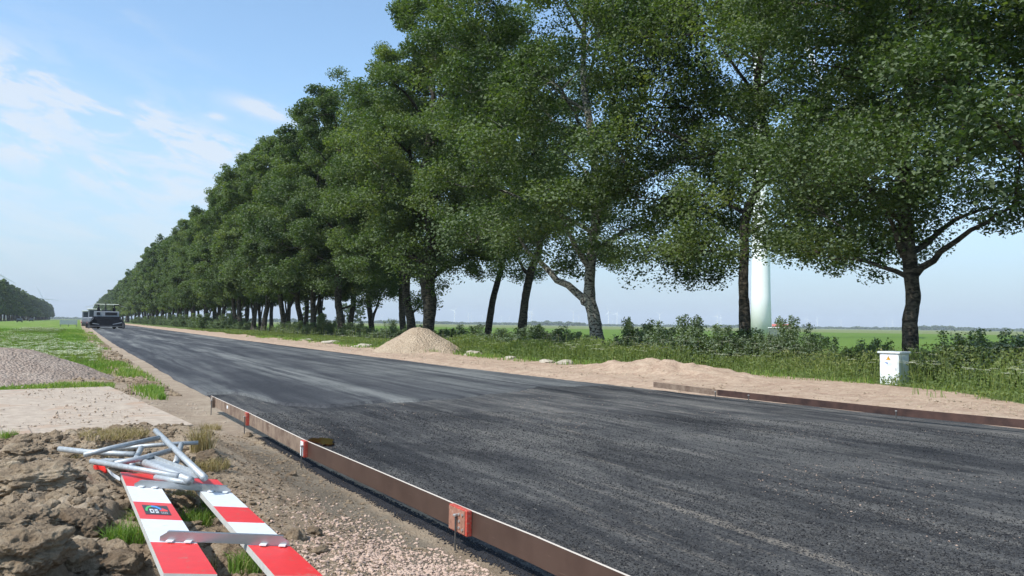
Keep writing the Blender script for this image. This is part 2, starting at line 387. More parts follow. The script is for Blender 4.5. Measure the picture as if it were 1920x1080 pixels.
m, nt, b = M('asphalt', .85, .18); v = coords(nt)
st = coords(nt, scale=(1, .075, 1), rot=(0, 0, R(1.5)))
n1 = noise(nt, st, .62, 5, .6, .5); n2 = noise(nt, st, 2.1, 6, .65, .3); n3 = noise(nt, v, 1.3, 6, .65)
ng = noise(nt, v, 42, 4, .75); nf = noise(nt, v, 130, 3, .6)
f = math_(nt, 'ADD', math_(nt, 'MULTIPLY', n1, .5), math_(nt, 'ADD', math_(nt, 'MULTIPLY', n2, .3), math_(nt, 'MULTIPLY', n3, .2)))
n4 = noise(nt, coords(nt, scale=(1, .28, 1), rot=(0, 0, R(-5))), 1.1, 7, .7, .8)
n5 = noise(nt, coords(nt, scale=(1, .05, 1), rot=(0, 0, R(2.5))), 6.5, 5, .65, .3)
f = math_(nt, 'ADD', math_(nt, 'MULTIPLY', f, .5), math_(nt, 'ADD', math_(nt, 'MULTIPLY', n4, .3), math_(nt, 'MULTIPLY', n5, .2)))
f = math_(nt, 'ADD', math_(nt, 'MULTIPLY', math_(nt, 'SUBTRACT', f, .5), 1.35), .5)
f = math_(nt, 'ADD', f, math_(nt, 'MULTIPLY', math_(nt, 'SUBTRACT', ng, .5), .42))
damp = noise(nt, coords(nt, scale=(1, .3, 1), rot=(0, 0, R(-4))), .55, 4, .6, .4)
c = ramp(nt, f, [(.34, (.016, .017, .02)), (.43, (.048, .048, .051)), (.5, (.1, .097, .095)), (.57, (.18, .17, .155)), (.67, (.33, .3, .26))])
c = mixc(nt, math_(nt, 'MULTIPLY', maprange(nt, nf, .52, .66), maprange(nt, f, .4, .6, .2, .75)), c, (.2, .195, .19))
c = mixc(nt, maprange(nt, nf, .48, .36, 0, .6), c, (.012, .012, .014))
sand = noise(nt, coords(nt, scale=(1, .09, 1), rot=(0, 0, R(1.5))), 2.6, 8, .74, .4)
c = mixc(nt, math_(nt, 'MULTIPLY', maprange(nt, sand, .56, .68, 0, .7), maprange(nt, ng, .42, .56)), c, (.4, .34, .27))
vd = voro(nt, v, 22, 'F1', 'Distance'); vc = N(nt, 'ShaderNodeSeparateColor'); nt.links.new(voro(nt, v, 22, 'F1', 'Color'), vc.inputs[0])
spk = math_(nt, 'MULTIPLY', math_(nt, 'LESS_THAN', vd, .22), math_(nt, 'GREATER_THAN', vc.outputs[0], .95))
c = mixc(nt, math_(nt, 'MULTIPLY', spk, .7), c, (.5, .46, .4))
c = mixc(nt, maprange(nt, damp, .55, .66, 0, .62), c, (.018, .019, .022))
setc(nt, b, c); nn = bump(nt, b, math_(nt, 'ADD', ng, math_(nt, 'MULTIPLY', nf, .6)), 1., .03); MT['asphalt'] = m

ys = spaced(-12, 20, .1, 1.0)
def zr(X, Y):
    t = (X-2)/13.; L = Lx(Y)+.05*fbm(Y*1.3, Y*0, 4, 3)-.06; Rr = Rx(Y)+.22*fbm(Y*.55, Y*0+5, 5, 9)
    XX = L+(Rr-L)*t
    Z = .012*fbm(XX*1.4, Y*.35, 4, 4)+.006*fbm(XX*6, Y*3, 3, 8)
    Z = Z+sst(0.0, .012, t)*sst(1., .985, t)*.03-.02
    return XX, Y, Z
tag(obj('road', gridmesh('road', np.linspace(2, 15, 190), ys, zr, m)), kind='structure')

# fresh upper layer with its reinforcement grid: starts at a ragged transverse step
m, nt, b = M('asphalt_grid', .8, .2); v = coords(nt)
st = coords(nt, scale=(1, .05, 1), rot=(0, 0, R(1.0)))
n1 = noise(nt, st, .55, 5, .6, .4); n2 = noise(nt, st, 2.4, 6, .65, .3); n3 = noise(nt, v, .5, 5, .6)
f = math_(nt, 'ADD', math_(nt, 'MULTIPLY', n1, .55), math_(nt, 'ADD', math_(nt, 'MULTIPLY', n2, .28), math_(nt, 'MULTIPLY', n3, .17)))
sy = N(nt, 'ShaderNodeSeparateXYZ'); nt.links.new(v, sy.inputs[0])
# wheel tracks of pale dust: bands across X
def band(x0, w_): return math_(nt, 'EXPONENT', math_(nt, 'MULTIPLY', math_(nt, 'POWER', math_(nt, 'DIVIDE', math_(nt, 'SUBTRACT', sy.outputs[0], x0), w_), 2), -1))
bands = math_(nt, 'ADD', math_(nt, 'ADD', band(5.8, .75), band(3.3, .35)), math_(nt, 'ADD', math_(nt, 'MULTIPLY', band(8.6, .6), .55), band(11.4, .9)))
f = math_(nt, 'ADD', f, math_(nt, 'MULTIPLY', math_(nt, 'MULTIPLY', bands, maprange(nt, n2, .38, .6, .1, 1.)), .085))
f = math_(nt, 'ADD', f, math_(nt, 'MULTIPLY', math_(nt, 'SUBTRACT', noise(nt, v, 30, 4, .7), .5), .2))
c = ramp(nt, f, [(.43, (.036, .037, .042)), (.51, (.075, .076, .08)), (.59, (.145, .148, .142)), (.69, (.25, .25, .235))])
def lines(i, per, w_):
    a = math_(nt, 'FRACT', math_(nt, 'DIVIDE', sy.outputs[i], per)); return math_(nt, 'LESS_THAN', a, w_)
gl = math_(nt, 'MAXIMUM', lines(0, .1, .22), lines(1, .12, .28))
near = maprange(nt, sy.outputs[1], 14, 60, 1, .2)
c = mixc(nt, math_(nt, 'MULTIPLY', math_(nt, 'MULTIPLY', gl, near), .55), c, mixc(nt, .5, c, (.012, .012, .015)))
ng = noise(nt, v, 90, 3, .6); c = mixc(nt, maprange(nt, ng, .5, .72, 0, .35), c, (.2, .2, .19))
setc(nt, b, c); bump(nt, b, math_(nt, 'ADD', ng, math_(nt, 'MULTIPLY', gl, 1.)), .6, .01); MT['asphalt_grid'] = m
ea = [gp(*p)[:2] for p in [(398, 741), (480, 764), (560, 768), (660, 760), (800, 752), (905, 741), (1000, 727), (1130, 724), (1265, 733)]]
ex = np.array([p[0] for p in ea]); ey = np.array([p[1] for p in ea]); o_ = np.argsort(ex); ex, ey = ex[o_], ey[o_]
tt = spaced(0, 1600, .12, 1.018)
def zu(X, T):
    s = (X-2)/11.; Y0 = np.interp(X, ex, ey); Y0 = Y0+.22*fbm(X*1.6, X*0, 5, 21)
    Y = Y0+T; L = Lx(Y)-.03+.07*fbm(Y*.5, Y*0, 4, 13)-.03*0; Rr = Rx(Y)+.1*fbm(Y*.4, Y*0+5, 4, 19)
    XX = L+(Rr-L)*s
    th = sst(-.01, .05, T)*sst(0., .006, s)*sst(1., .994, s)
    fade = 1-.75*sst(5, 9, XX)
    Z = -.012+th*(.062*fade+.012+.008*fbm(XX*1.4, Y*.35, 4, 4)+.005*np.sin(Y*52)*sst(60, 20, Y))
    return XX, Y, Z+.004
tag(obj('asphalt_layer', gridmesh('asphalt_layer', np.linspace(2, 13, 150), tt, zu, m)), kind='structure')

# dark puddle of release oil beside the board
m, nt, b = M('oil', .08, .6); b.inputs['Base Color'].default_value = (.045, .018, .006, 1); MT['oil'] = m
pc = gp(606, 829, .02)
mb = MB(); k = 26
P = [(pc[0]+.13*math.cos(a)*(1+.3*math.sin(3*a)+.15*math.sin(5*a+1)), pc[1]+.42*math.sin(a)*(1+.25*math.cos(2*a)+.12*math.sin(7*a)), .0) for a in [2*math.pi*i/k for i in range(k)]]
mb.prism([(x, y, .02) for x, y, z in P], (0, 0, .016)); o = mb.build('oil_puddle', 'oil'); tag(o, 'small rust brown oily puddle on the asphalt beside the red board clamp', 'puddle')

# ---------------------------------------------------------------- right verge (soil, sand, grass)
m, nt, b = M('verge_right', .95, .1); v = coords(nt)
n1 = noise(nt, v, .45, 6, .65, .4); n2 = noise(nt, v, 14, 6, .7); n3 = noise(nt, v, 2.2, 6, .65)
sandc = ramp(nt, math_(nt, 'ADD', math_(nt, 'MULTIPLY', n2, .5), math_(nt, 'MULTIPLY', n3, .5)), [(.36, (.3, .2, .145)), (.5, (.44, .32, .235)), (.64, (.54, .42, .31))])
grs = ramp(nt, math_(nt, 'ADD', math_(nt, 'MULTIPLY', n2, .5), math_(nt, 'MULTIPLY', n3, .5)), [(.36, (.05, .075, .02)), (.5, (.1, .15, .04)), (.66, (.18, .2, .08))])
at = nt.nodes.new('ShaderNodeAttribute'); at.attribute_name = 'green'
msk = maprange(nt, math_(nt, 'ADD', at.outputs['Fac'], math_(nt, 'MULTIPLY', math_(nt, 'SUBTRACT', n3, .5), 1.1)), .35, .65)
setc(nt, b, mixc(nt, msk, sandc, grs)); bump(nt, b, math_(nt, 'ADD', n2, math_(nt, 'MULTIPLY', n3, 2)), .8, .05); MT['verge_right'] = m
gy = np.array([-20, 8, 11.5, 15, 22, 25.5, 37, 47, 62, 98, 470, 1600.]); gxx = np.array([16.3, 17.2, 19.0, 20.3, 20.4, 18.3, 17.6, 16.6, 16.9, 16.4, 16.4, 16.4])
def Gx(y): return np.interp(y, gy, gxx)
def zv_right(X, Y):
    d = X-Rx(Y)
    z = -.03+.1*sst(.1, 1.2, d)+.03*fbm(X*.8, Y*.8, 5, 31)*sst(0, 1, d)
    berm = sst(3, 6, Y)*sst(60, 30, Y)
    # spoil ridge beside the pale trunk
    mx = 17.4; z = z+.42*np.exp(-((X-mx)/1.3)**2-((Y-20.5)/3.6)**2)*(1+.6*fbm(X*1.7, Y*1.7, 4, 35))
    z = z+.10*np.exp(-((X-18.6)/1.6)**2-((Y-13)/3.5)**2)
    z = z+.12*np.exp(-((X-16.2)/.7)**2)*sst(20, 26, Y)*sst(1600, 60, Y)*(.4+fbm(X*.9, Y*.35, 4, 41))
    z = z+.02*fbm(X*5, Y*5, 3, 51)*sst(90, 20, Y)*sst(.2, 1, d)
    z = z-.35*sst(27, 40, X)
    # scrape beside the far board
    return z
xs = np.concatenate([np.linspace(12, 22, 130), np.linspace(22.3, 44, 40)]); ys = np.concatenate([np.arange(-6, 40, .12), spaced(40, 1600, .15, 1.02)])
def zv(X, Y):
    L = Rx(Y)-.5; XX = np.where(X < 22, L+(22-L)*(X-12)/10., X)
    return XX, Y, zv_right(XX, Y)
me = gridmesh('verge', xs, ys, zv, m)
co = np.zeros(len(me.vertices)*3, np.float32); me.vertices.foreach_get('co', co); co = co.reshape(-1, 3)
a = me.attributes.new('green', 'FLOAT', 'POINT'); a.data.foreach_set('value', sst(-.5, .9, co[:, 0]-Gx(co[:, 1])).astype(np.float32))
tag(obj('verge', me), kind='structure')

# ---------------------------------------------------------------- left side: spoil, clay, grass verge
def zl(X, Y):
    lb = Lx(Y)-.25
    d = lb-X
    z = -.012+.0*X
    rise = sst(.15, 1.5, d)
    near = sst(13.5, 9.5, Y)
    z = z+rise*near*.3+rise*(1-near)*.06
    z = z+near*.16*np.exp(-((X+.3)/.65)**2-((Y-7.2)/1.6)**2)
    z = z+near*.2*np.exp(-((X-.5)/.9)**2-((Y-9.9)/.55)**2)
    z = z+near*.12*np.exp(-((X-1.25)/.35)**2-((Y-9.3)/.8)**2)
    z = z+near*.1*np.exp(-((X+.35)/.4)**2-((Y-4.9)/1.)**2)
    # hollow under the two planks
    z = z-near*.1*np.exp(-((X-.75)/.55)**2-((Y-5.4)/1.6)**2)
    far = sst(18, 24, Y); z = z+far*.1*sst(1.2, 2.5, d)
    return z
def zl_full(X, Y):
    d = Lx(Y)-.25-X; z = zl(X, Y); lum = sst(.25, 1.1, d)*sst(13.5, 11, Y)
    wx = X+.12*fbm(X*3, Y*3, 3, 61); wy = Y+.12*fbm(X*3+9, Y*3, 3, 62)
    d1, d2, cel = worley(wx*2.2, wy*2.2, 3); c1 = np.sqrt(np.clip(1-d1*1.1, 0, 1))*cel
    e1, e2, cel2 = worley(wx*6.5, wy*6.5, 8); c2 = np.sqrt(np.clip(1-e1*1.1, 0, 1))*cel2
    g1, g2, cel3 = worley(X*16, Y*16, 12); c3 = np.sqrt(np.clip(1-g1*1.1, 0, 1))*cel3
    q1, q2, cel4 = worley(X*27+3, Y*27, 19); c4 = np.sqrt(np.clip(1-q1*1.1, 0, 1))*cel4
    left = sst(1.5, .1, X)
    z = z+lum*((.1*left+.02)*(c1-.3)+(.055*left+.02)*(c2-.25)+(.014+.014*left)*(c3-.2)+.012*(c4-.2)+.07*left*fbm(X*1.3, Y*1.3, 4, 71))
    z = z+.012*fbm(X*5, Y*5, 5, 81, .65)*sst(.0, .5, d)+.006*(c3-.3)*sst(14, 30, Y)*sst(60, 30, Y)
    z = z+.14*fbm(X*2.2, Y*.9, 5, 87, .65)*np.exp(-((d-.9)/.45)**2)*sst(21, 27, Y)
    z = z+.05*fbm(X*1.2, Y*.7, 5, 85, .6)*sst(.8, 1.6, d)*sst(19, 24, Y)
    return z
m, nt, b = M('spoil', .95, .1); v = coords(nt)
n1 = noise(nt, v, .8, 7, .65, .3); n2 = noise(nt, v, 42, 6, .72); n3 = noise(nt, v, 6, 7, .68)
f = math_(nt, 'ADD', math_(nt, 'MULTIPLY', n1, .4), math_(nt, 'ADD', math_(nt, 'MULTIPLY', n3, .35), math_(nt, 'MULTIPLY', n2, .25)))
cl_ = ramp(nt, f, [(.36, (.19, .135, .09)), (.46, (.33, .248, .17)), (.56, (.45, .35, .25)), (.66, (.56, .455, .335))])
sb = ramp(nt, f, [(.36, (.28, .205, .15)), (.5, (.41, .32, .235)), (.64, (.54, .44, .33))])
dk = ramp(nt, f, [(.36, (.12, .1, .075)), (.5, (.22, .185, .14)), (.66, (.32, .27, .2))])
gr = ramp(nt, math_(nt, 'ADD', math_(nt, 'MULTIPLY', f, .5), math_(nt, 'MULTIPLY', noise(nt, coords(nt, scale=(1, .4, 1)), .22, 5, .6), .5)), [(.38, (.085, .14, .028)), (.48, (.15, .24, .045)), (.56, (.21, .26, .07)), (.64, (.3, .28, .12))])
for nm in ('sandy', 'grassy', 'edge'):
    a = nt.nodes.new('ShaderNodeAttribute'); a.attribute_name = nm; globals()['a_'+nm] = a.outputs['Fac']
def jit(a, k=.9): return maprange(nt, math_(nt, 'ADD', a, math_(nt, 'MULTIPLY', math_(nt, 'SUBTRACT', n3, .5), k)), .35, .65)
c = mixc(nt, jit(a_sandy), cl_, sb); c = mixc(nt, math_(nt, 'MULTIPLY', jit(a_edge), .8), c, dk); c = mixc(nt, jit(a_grassy), c, gr)
setc(nt, b, c); bump(nt, b, math_(nt, 'ADD', n2, math_(nt, 'MULTIPLY', n3, 1.5)), 1., .035); MT['spoil'] = m
xs = np.concatenate([np.linspace(-30, -5, 26), np.linspace(-4.8, -1.6, 40), np.arange(-1.55, 3.0, .022)])
ys = np.concatenate([np.arange(1.5, 3.3, .1), np.arange(3.3, 11.5, .024), spaced(11.5, 30, .03, 1.012), spaced(30.4, 1600, .35, 1.035)])
def zl2(X, Y): return np.where(X > Lx(Y)+.12, -.03, zl_full(X, Y))
me = gridmesh('soil_verge', xs, ys, zl2, m)
co = np.zeros(len(me.vertices)*3, np.float32); me.vertices.foreach_get('co', co); X, Y = co[0::3], co[1::3]
dE = Lx(Y)-.25-X
sandy = np.clip(sst(12, 15, Y)*sst(1.1, .3, dE+.25*sst(22,30,Y)+.4*fbm(X*1.2,Y*.5,3,95))*1.+sst(11.5, 12.5, Y)*sst(24, 20, Y)+.25*np.exp(-((X-2.)/.5)**2-((Y-5)/1.2)**2), 0, 1)
grassy = np.clip(sst(24, 29, Y)*sst(1.1, 1.7, dE+.3*fbm(X*.6, Y*.15, 3, 91))+.0, 0, 1)
grassy = np.where(X < -14, sst(60, 90, Y), grassy)
edge = np.exp(-((dE-.35)/.3)**2)*sst(14, 9, Y)
for nm, val in (('sandy', sandy), ('grassy', grassy), ('edge', edge)):
    a = me.attributes.new(nm, 'FLOAT', 'POINT'); a.data.foreach_set('value', val.astype(np.float32))
tag(obj('soil_verge', me), kind='structure')
def groundL(x, y): return float(zl_full(np.array([[x]]), np.array([[y]]))[0, 0])
def groundR(x, y): return float(zv_right(np.array([[x]]), np.array([[y]]))[0, 0])

# parallel road on the far left, a pale strip
simple('path_pale', (.42, .42, .38), .9, .1, 0, .08, .3)
me = meshdata('path', [(-22.5, 90, .13), (-18.6, 90, .13), (-18.6, 1500, .13), (-22.5, 1500, .13)], np.array([[0, 1, 2, 3]]), mats=[MT['path_pale']])
tag(obj('path', me), kind='structure')
#PART2
# ---------------------------------------------------------------- foliage
def leaves(cen, size, asp=.75, flat=.35, tone=None, rs=None):
    rs = rs or rng
    n = len(cen); nv = rs.normal(size=(n, 3)); nv[:, 2] = np.abs(nv[:, 2])+flat; nv /= np.linalg.norm(nv, axis=1)[:, None]
    a = rs.normal(size=(n, 3)); a -= nv*(a*nv).sum(1)[:, None]; a /= np.linalg.norm(a, axis=1)[:, None]; b = np.cross(nv, a)
    s = (size*(.65+.7*rs.random(n)))[:, None]
    fold = nv*s*.12
    V = np.stack([cen-a*s*.5, cen+b*s*.5*asp+fold, cen+a*s*.5, cen-b*s*.5*asp+fold], 1).reshape(-1, 3)
    return V, np.arange(4*n).reshape(n, 4)
def blades(base, h, wd, lean=.35, rs=None):
    rs = rs or rng; n = len(base); an = rs.random(n)*6.283; d = np.stack([np.cos(an), np.sin(an), 0*an], 1)
    ln = rs.random(n)*6.283; l = np.stack([np.cos(ln), np.sin(ln), 0*ln], 1)*(rs.random(n)*lean*h)[:, None]
    upv = np.stack([0*h, 0*h, h], 1); w2 = (wd*(.7+.6*rs.random(n)))[:, None]
    mid = base+upv*.6+l*.35; tip = base+upv*(1-.25*(np.linalg.norm(l, axis=1)/h)[:, None])+l
    V = np.stack([base-d*w2, base+d*w2, mid+d*w2*.8, mid-d*w2*.8, tip], 1).reshape(-1, 3)
    i = np.arange(n)[:, None]*5
    return V, [np.hstack([i, i+1, i+2, i+3]), np.hstack([i+3, i+2, i+4])]

def poplar(seed, trunk, rad, limbs=(), H_=28., z0=4.5, rmax=6.6, ncl=330, nleaf=230, lsize=.18, crx=(0, 0), twigs=True, sides=10, mat='bark_dark', lod=1.):
    """trunk: points from the base up to the fork; crown parameters in metres. Returns (wood mesh, crown mesh)."""
    rs = np.random.default_rng(seed); mb = MB()
    T = [np.array(p, float) for p in trunk]; top = T[-1]; rtop = rad[-1]
    # leader through the crown
    pts, rr = list(T), list(rad); zt = H_*.93; k = 7
    for i in range(1, k+1):
        f = i/k; wob = np.array([rs.normal()*.25, rs.normal()*.25, 0])
        tgt = np.array([crx[0]*min(1, f*1.6), crx[1]*min(1, f*1.6), 0]); base = np.array([top[0], top[1], 0])
        p = base*(1-f)+tgt*f+wob; p[2] = top[2]+(zt-top[2])*f; pts.append(p); rr.append(rtop*(1-f)**1.1+.02)
    # smooth the trunk
    P0 = [pts[0]+np.array([0, 0, -.3]), pts[0]+np.array([0, 0, .05]), pts[0]*.72+pts[1]*.28]+pts[1:]; R0 = [rr[0]*1.5, rr[0]*1.22, rr[0]*.72+rr[1]*.28]+rr[1:]
    fine, fr = [], []
    for i in range(len(P0)-1):
        a = P0[max(i-1, 0)]; b_ = P0[i]; c_ = P0[i+1]; d_ = P0[min(i+2, len(P0)-1)]
        for j in range(7 if i < len(T)+1 and lod >= 1 else 3):
            t = j/(7. if i < len(T)+1 and lod >= 1 else 3.); fine.append(.5*((2*b_)+(-a+c_)*t+(2*a-5*b_+4*c_-d_)*t*t+(-a+3*b_-3*c_+d_)*t**3)); fr.append((R0[i]*(1-t)+R0[i+1]*t)*(1+.025*rs.normal()*(i < len(T))))
    fine.append(P0[-1]); fr.append(R0[-1]); mb.tube(fine, fr, sides+(8 if lod >= 1 else 0), False, .1 if lod >= 1 else 0, seed)
    nodes = [p for p in pts[len(T):]]; ends = []
    def env(z):
        t = np.clip((z-z0)/(H_-z0), 0, 1); return rmax*(.8+.2*sst(0, .25, t))*(1-t**2.3)**.6
    def limb(P, r):
        P = [np.array(p, float) for p in P]; q = [P[0]]
        for i in range(len(P)-1):
            m_ = (P[i]+P[i+1])/2+rs.normal(size=3)*.08; q += [m_, P[i+1]]
        n_ = len(q); mb.tube(q, [r*(1-.8*i/(n_-1))+.015 for i in range(n_)], max(4, sides-3), False); nodes.extend(q[2:]); ends.append(P[-1]); ends.append(P[-2]*.4+P[-1]*.6 if len(P) > 3 else P[-1])
    for L_ in limbs: limb(L_[0], L_[1])
    nl = int(15*max(.5, lod))
    for i in range(nl):
        f = (i+.5)/nl; z = top[2]+.3+(zt-2-top[2])*f**1.15
        zz = [p[2] for p in pts]; s = np.array([np.interp(z, zz, [p[0] for p in pts]), np.interp(z, zz, [p[1] for p in pts]), z])
        an = i*2.4+rs.random()*.8; L = env(min(z+3, H_-1.))*(.75+.2*rs.random()); d = np.array([math.cos(an), math.sin(an), 0])
        rise = (.35+.5*f)*L
        P = [s, s+d*L*.33+[0, 0, rise*.45], s+d*L*.66+[0, 0, rise*.8], s+d*L*.92+[0, 0, rise*.95]]
        limb(P, rtop*(.45-.28*f))
    nd = np.array(nodes)
    # boughs: rounded pads of foliage with dark gaps between; every pad carries leaf clumps on its outer side
    nb = max(34, int(ncl/5.8)); bc = []; tries = 0
    for q in ends:
        if all(np.linalg.norm(q-u[0]) > 1.2 for u in bc): bc.append((q, (1.1+.6*rs.random())*rmax/6.8, math.atan2(q[1]-top[1], q[0]-top[0]), min(1, max(0, (q[2]-z0)/(H_-z0)))))
    while len(bc) < nb and tries < 6000:
        tries += 1; t = rs.random()**.9; z = z0+.5+(H_-z0-1.2)*t; r = env(z)
        if rs.random() > (r/rmax)+.15: continue
        an = rs.random()*6.283; rad_ = (1.15+.95*rs.random())*(rmax/6.6)*(1-.25*t)
        rho = max(0, r*(.3+.74*math.sqrt(rs.random()))*(.88+.25*rs.random())-rad_*.3); ff = min(1, max(0, (z-top[2])/(zt-top[2]))*1.6)
        p = np.array([top[0]*(1-ff)+crx[0]*ff+rho*math.cos(an), top[1]*(1-ff)+crx[1]*ff+rho*math.sin(an), z-.05*rho])
        if all(np.linalg.norm((p-q[0])*[1, 1, 1.25]) > .52*(rad_+q[1]) for q in bc): bc.append((p, rad_, an, t))
    cs, sz, tn = [], [], []; per = max(3, int(round(ncl/len(bc))))
    for p, rad_, an, t in bc:
        j = int(np.argmin(np.linalg.norm(nd-p, axis=1)+np.maximum(nd[:, 2]-p[2], 0)*1.5)); bt_ = .25+.4*rs.random()
        if twigs and .3 < np.linalg.norm(nd[j]-p) < 3.4: mb.tube([nd[j], (nd[j]+p)/2-[0, 0, .15], p], [.05, .035, .02], 4, False)
        out = np.array([math.cos(an), math.sin(an), .55]); out /= np.linalg.norm(out)
        for k in range(per):
            d = rs.normal(size=3); d /= np.linalg.norm(d); d = d+out*.45; d /= np.linalg.norm(d)
            q = p+d*rad_*np.array([1, 1, .62+.5*t])*(.55+.5*rs.random()); q[2] += .12*rad_
            cs.append(q); sz.append(rad_*(.30+.16*rs.random())); tn.append(bt_+.12*rs.normal())
            if twigs: mb.tube([p, q], [.014, .006], 3, False)
    cs = np.array(cs); n_ = len(cs); sz = np.array(sz); tn = np.array(tn)
    wood = mb.data('poplar_wood', mat, True)
    nleaf = int(nleaf*ncl/n_); idx = np.repeat(np.arange(n_), nleaf); g = rs.normal(size=(len(idx), 3)); gn = np.linalg.norm(g, axis=1)[:, None]
    g = g/gn*np.minimum(gn, 2.1)*.62
    cen = cs[idx]+g*sz[idx][:, None]*np.array([1.15, 1.15, .8])
    V, Fq = leaves(cen, lsize, rs=rs, flat=.5)
    tone = np.clip(tn[idx]+rs.normal(size=len(idx))*.12, 0, 1)
    crown = meshdata('poplar_leaves', V, Fq, False, tone, [MT['poplar_leaf']])
    return wood, crown
def place_tree(protos, loc, label, group=None, rz=0., s=1., name='poplar_tree', cat='tree'):
    t = thing(name, label, cat, loc, rz, group); t.scale = (s, s, s)
    obj('trunk', protos[0], t); obj('crown', protos[1], t); return t
RX = np.array([math.cos(YAW), -math.sin(YAW)])
def local(px, X, pts, zb=0., hor=None):
    """trunk points given as photo pixels -> metres relative to the base, in the plane that faces the road bend at distance of the base"""
    b = gx(px, 600, X=X); d = b[0]*math.sin(YAW)+b[1]*math.cos(YAW); k = d/F
    out = []
    for x, y in pts:
        g_ = ray(x, y); t = (b[0]*fw[0]+b[1]*fw[1])/(g_[0]*fw[0]+g_[1]*fw[1]); q = g_*t
        out.append(np.array([q[0]-b[0], q[1]-b[1], q[2]+H-zb]))
    return b, k, out
GROUP_T = 'old poplars lining the right side of the road'
def near_tree(seed, px, X, tr, wpx, limbs, label, mat='bark_dark', zb=None, **kw):
    b = gx(px, 600, X=X); zb = groundR(b[0], b[1]) if zb is None else zb
    b, k, T = local(px, X, tr, zb); T[0][2] = 0
    rad = [w_*k/2 for w_ in wpx]
    LL = []
    for pts, w_ in limbs:
        _, _, Q = local(px, X, pts, zb)
        for i, q in enumerate(Q): q += np.array([math.sin(YAW), math.cos(YAW), 0])*(.35*i*(-1 if len(LL) % 2 else 1))
        LL.append((Q, w_*k/2))
    pr = poplar(seed, T, rad, LL, mat=mat, **kw)
    return place_tree(pr, (b[0], b[1], zb), label, GROUP_T)
near_tree(11, 2010, 24.5, [(2010, 720), (2008, 640), (2000, 560), (2004, 480)], [44, 38, 34, 34], [], 'poplar at the right edge of the photo whose dark boughs hang into the top corner', rmax=7.6, z0=5.0, H_=28, ncl=560, nleaf=290, lsize=.14, crx=(0, 0))
near_tree(12, 1706, 24.5, [(1708, 690), (1707, 640), (1706, 600), (1712, 560), (1708, 515)], [34, 28, 26, 25, 26],
    [([(1703, 520), (1665, 500), (1610, 480), (1560, 468)], 9), ([(1712, 520), (1740, 490), (1772, 455), (1815, 425), (1850, 400)], 14), ([(1712, 515), (1717, 470), (1720, 430)], 10), ([(1695, 480), (1670, 440), (1640, 400)], 14)],
    'rightmost poplar whose bare dark trunk stands behind the white cabinet', rmax=7.3, z0=4.0, H_=27, ncl=640, nleaf=380, lsize=.11, crx=(1.2, -.2))
near_tree(13, 1397, 26, [(1398, 660), (1396, 600), (1394, 540), (1396, 480), (1400, 400)], [27, 21, 18, 17, 17],
    [([(1393, 485), (1370, 470), (1340, 450)], 7), ([(1395, 440), (1430, 420), (1470, 395)], 7), ([(1396, 400), (1360, 370), (1330, 360)], 7)],
    'slim straight poplar standing just left of the white turbine tower', rmax=7.6, z0=4.1, H_=28, ncl=760, nleaf=250, lsize=.14, crx=(2.2, -1.2))
near_tree(14, 1120, 23.4, [(1124, 685), (1119, 635), (1113, 590), (1106, 558), (1107, 500)], [31, 26, 23, 22, 19],
    [([(1104, 568), (1094, 558), (1067, 533), (1033, 507), (1003, 477), (977, 443), (963, 410)], 17), ([(1105, 500), (1087, 477), (1065, 440), (1040, 390)], 13), ([(1105, 490), (1115, 440), (1130, 380)], 12)],
    'pale grey forked poplar leaning left with cracked bark behind the spoil ridge', mat='bark', rmax=7.8, z0=4.0, H_=29, ncl=720, nleaf=270, lsize=.15, crx=(-1.0, .5))
near_tree(15, 975, 30, [(975, 660), (979, 617), (985, 560), (995, 510), (1012, 460)], [19, 17, 15, 15, 13], [([(995, 520), (975, 490), (960, 460)], 7)],
    'back row poplar leaning right, just left of the pale forked one', rmax=6.6, z0=5.0, H_=27, ncl=400, nleaf=300, lsize=.15)
near_tree(16, 916, 32.5, [(912, 650), (917, 610), (923, 567), (932, 532), (942, 490)], [15, 13, 12, 11, 10], [],
    'slender brownish back row poplar leaning right, right of the sand pile', rmax=6.2, z0=5.8, H_=26, ncl=380, nleaf=290, lsize=.155)
near_tree(17, 803, 24, [(802, 650), (803, 615), (806, 567), (802, 540)], [25, 21, 26, 26], [([(798, 545), (790, 510), (788, 470)], 14), ([(809, 545), (806, 500), (817, 447)], 9)],
    'thick dark poplar forking low directly behind the sand pile', rmax=7.4, z0=4.8, H_=29, ncl=640, nleaf=250, lsize=.18, crx=(0, -.5))
near_tree(18, 768, 24.4, [(773, 640), (770, 600), (763, 565), (762, 530)], [18, 16, 15, 14], [([(772, 588), (780, 580), (795, 566)], 5)],
    'crooked poplar with a broken side branch, behind the left slope of the sand pile', rmax=6.8, z0=5.4, H_=27, ncl=360, nleaf=300, lsize=.155)
near_tree(19, 752, 30, [(757, 630), (754, 590), (753, 540)], [13, 12, 11], [], 'thin back row poplar almost hidden behind the crooked one at the sand pile', rmax=5.6, z0=7, H_=26, ncl=280, nleaf=260, lsize=.17)
near_tree(20, 637, 24, [(641, 640), (639, 600), (634, 565), (634, 530)], [17, 14, 13, 13], [([(638, 580), (660, 572), (690, 565)], 4)],
    'lone standing dark poplar left of the sand pile with a low right hand branch', rmax=7.2, z0=4.6, H_=28, ncl=580, nleaf=230, lsize=.2)
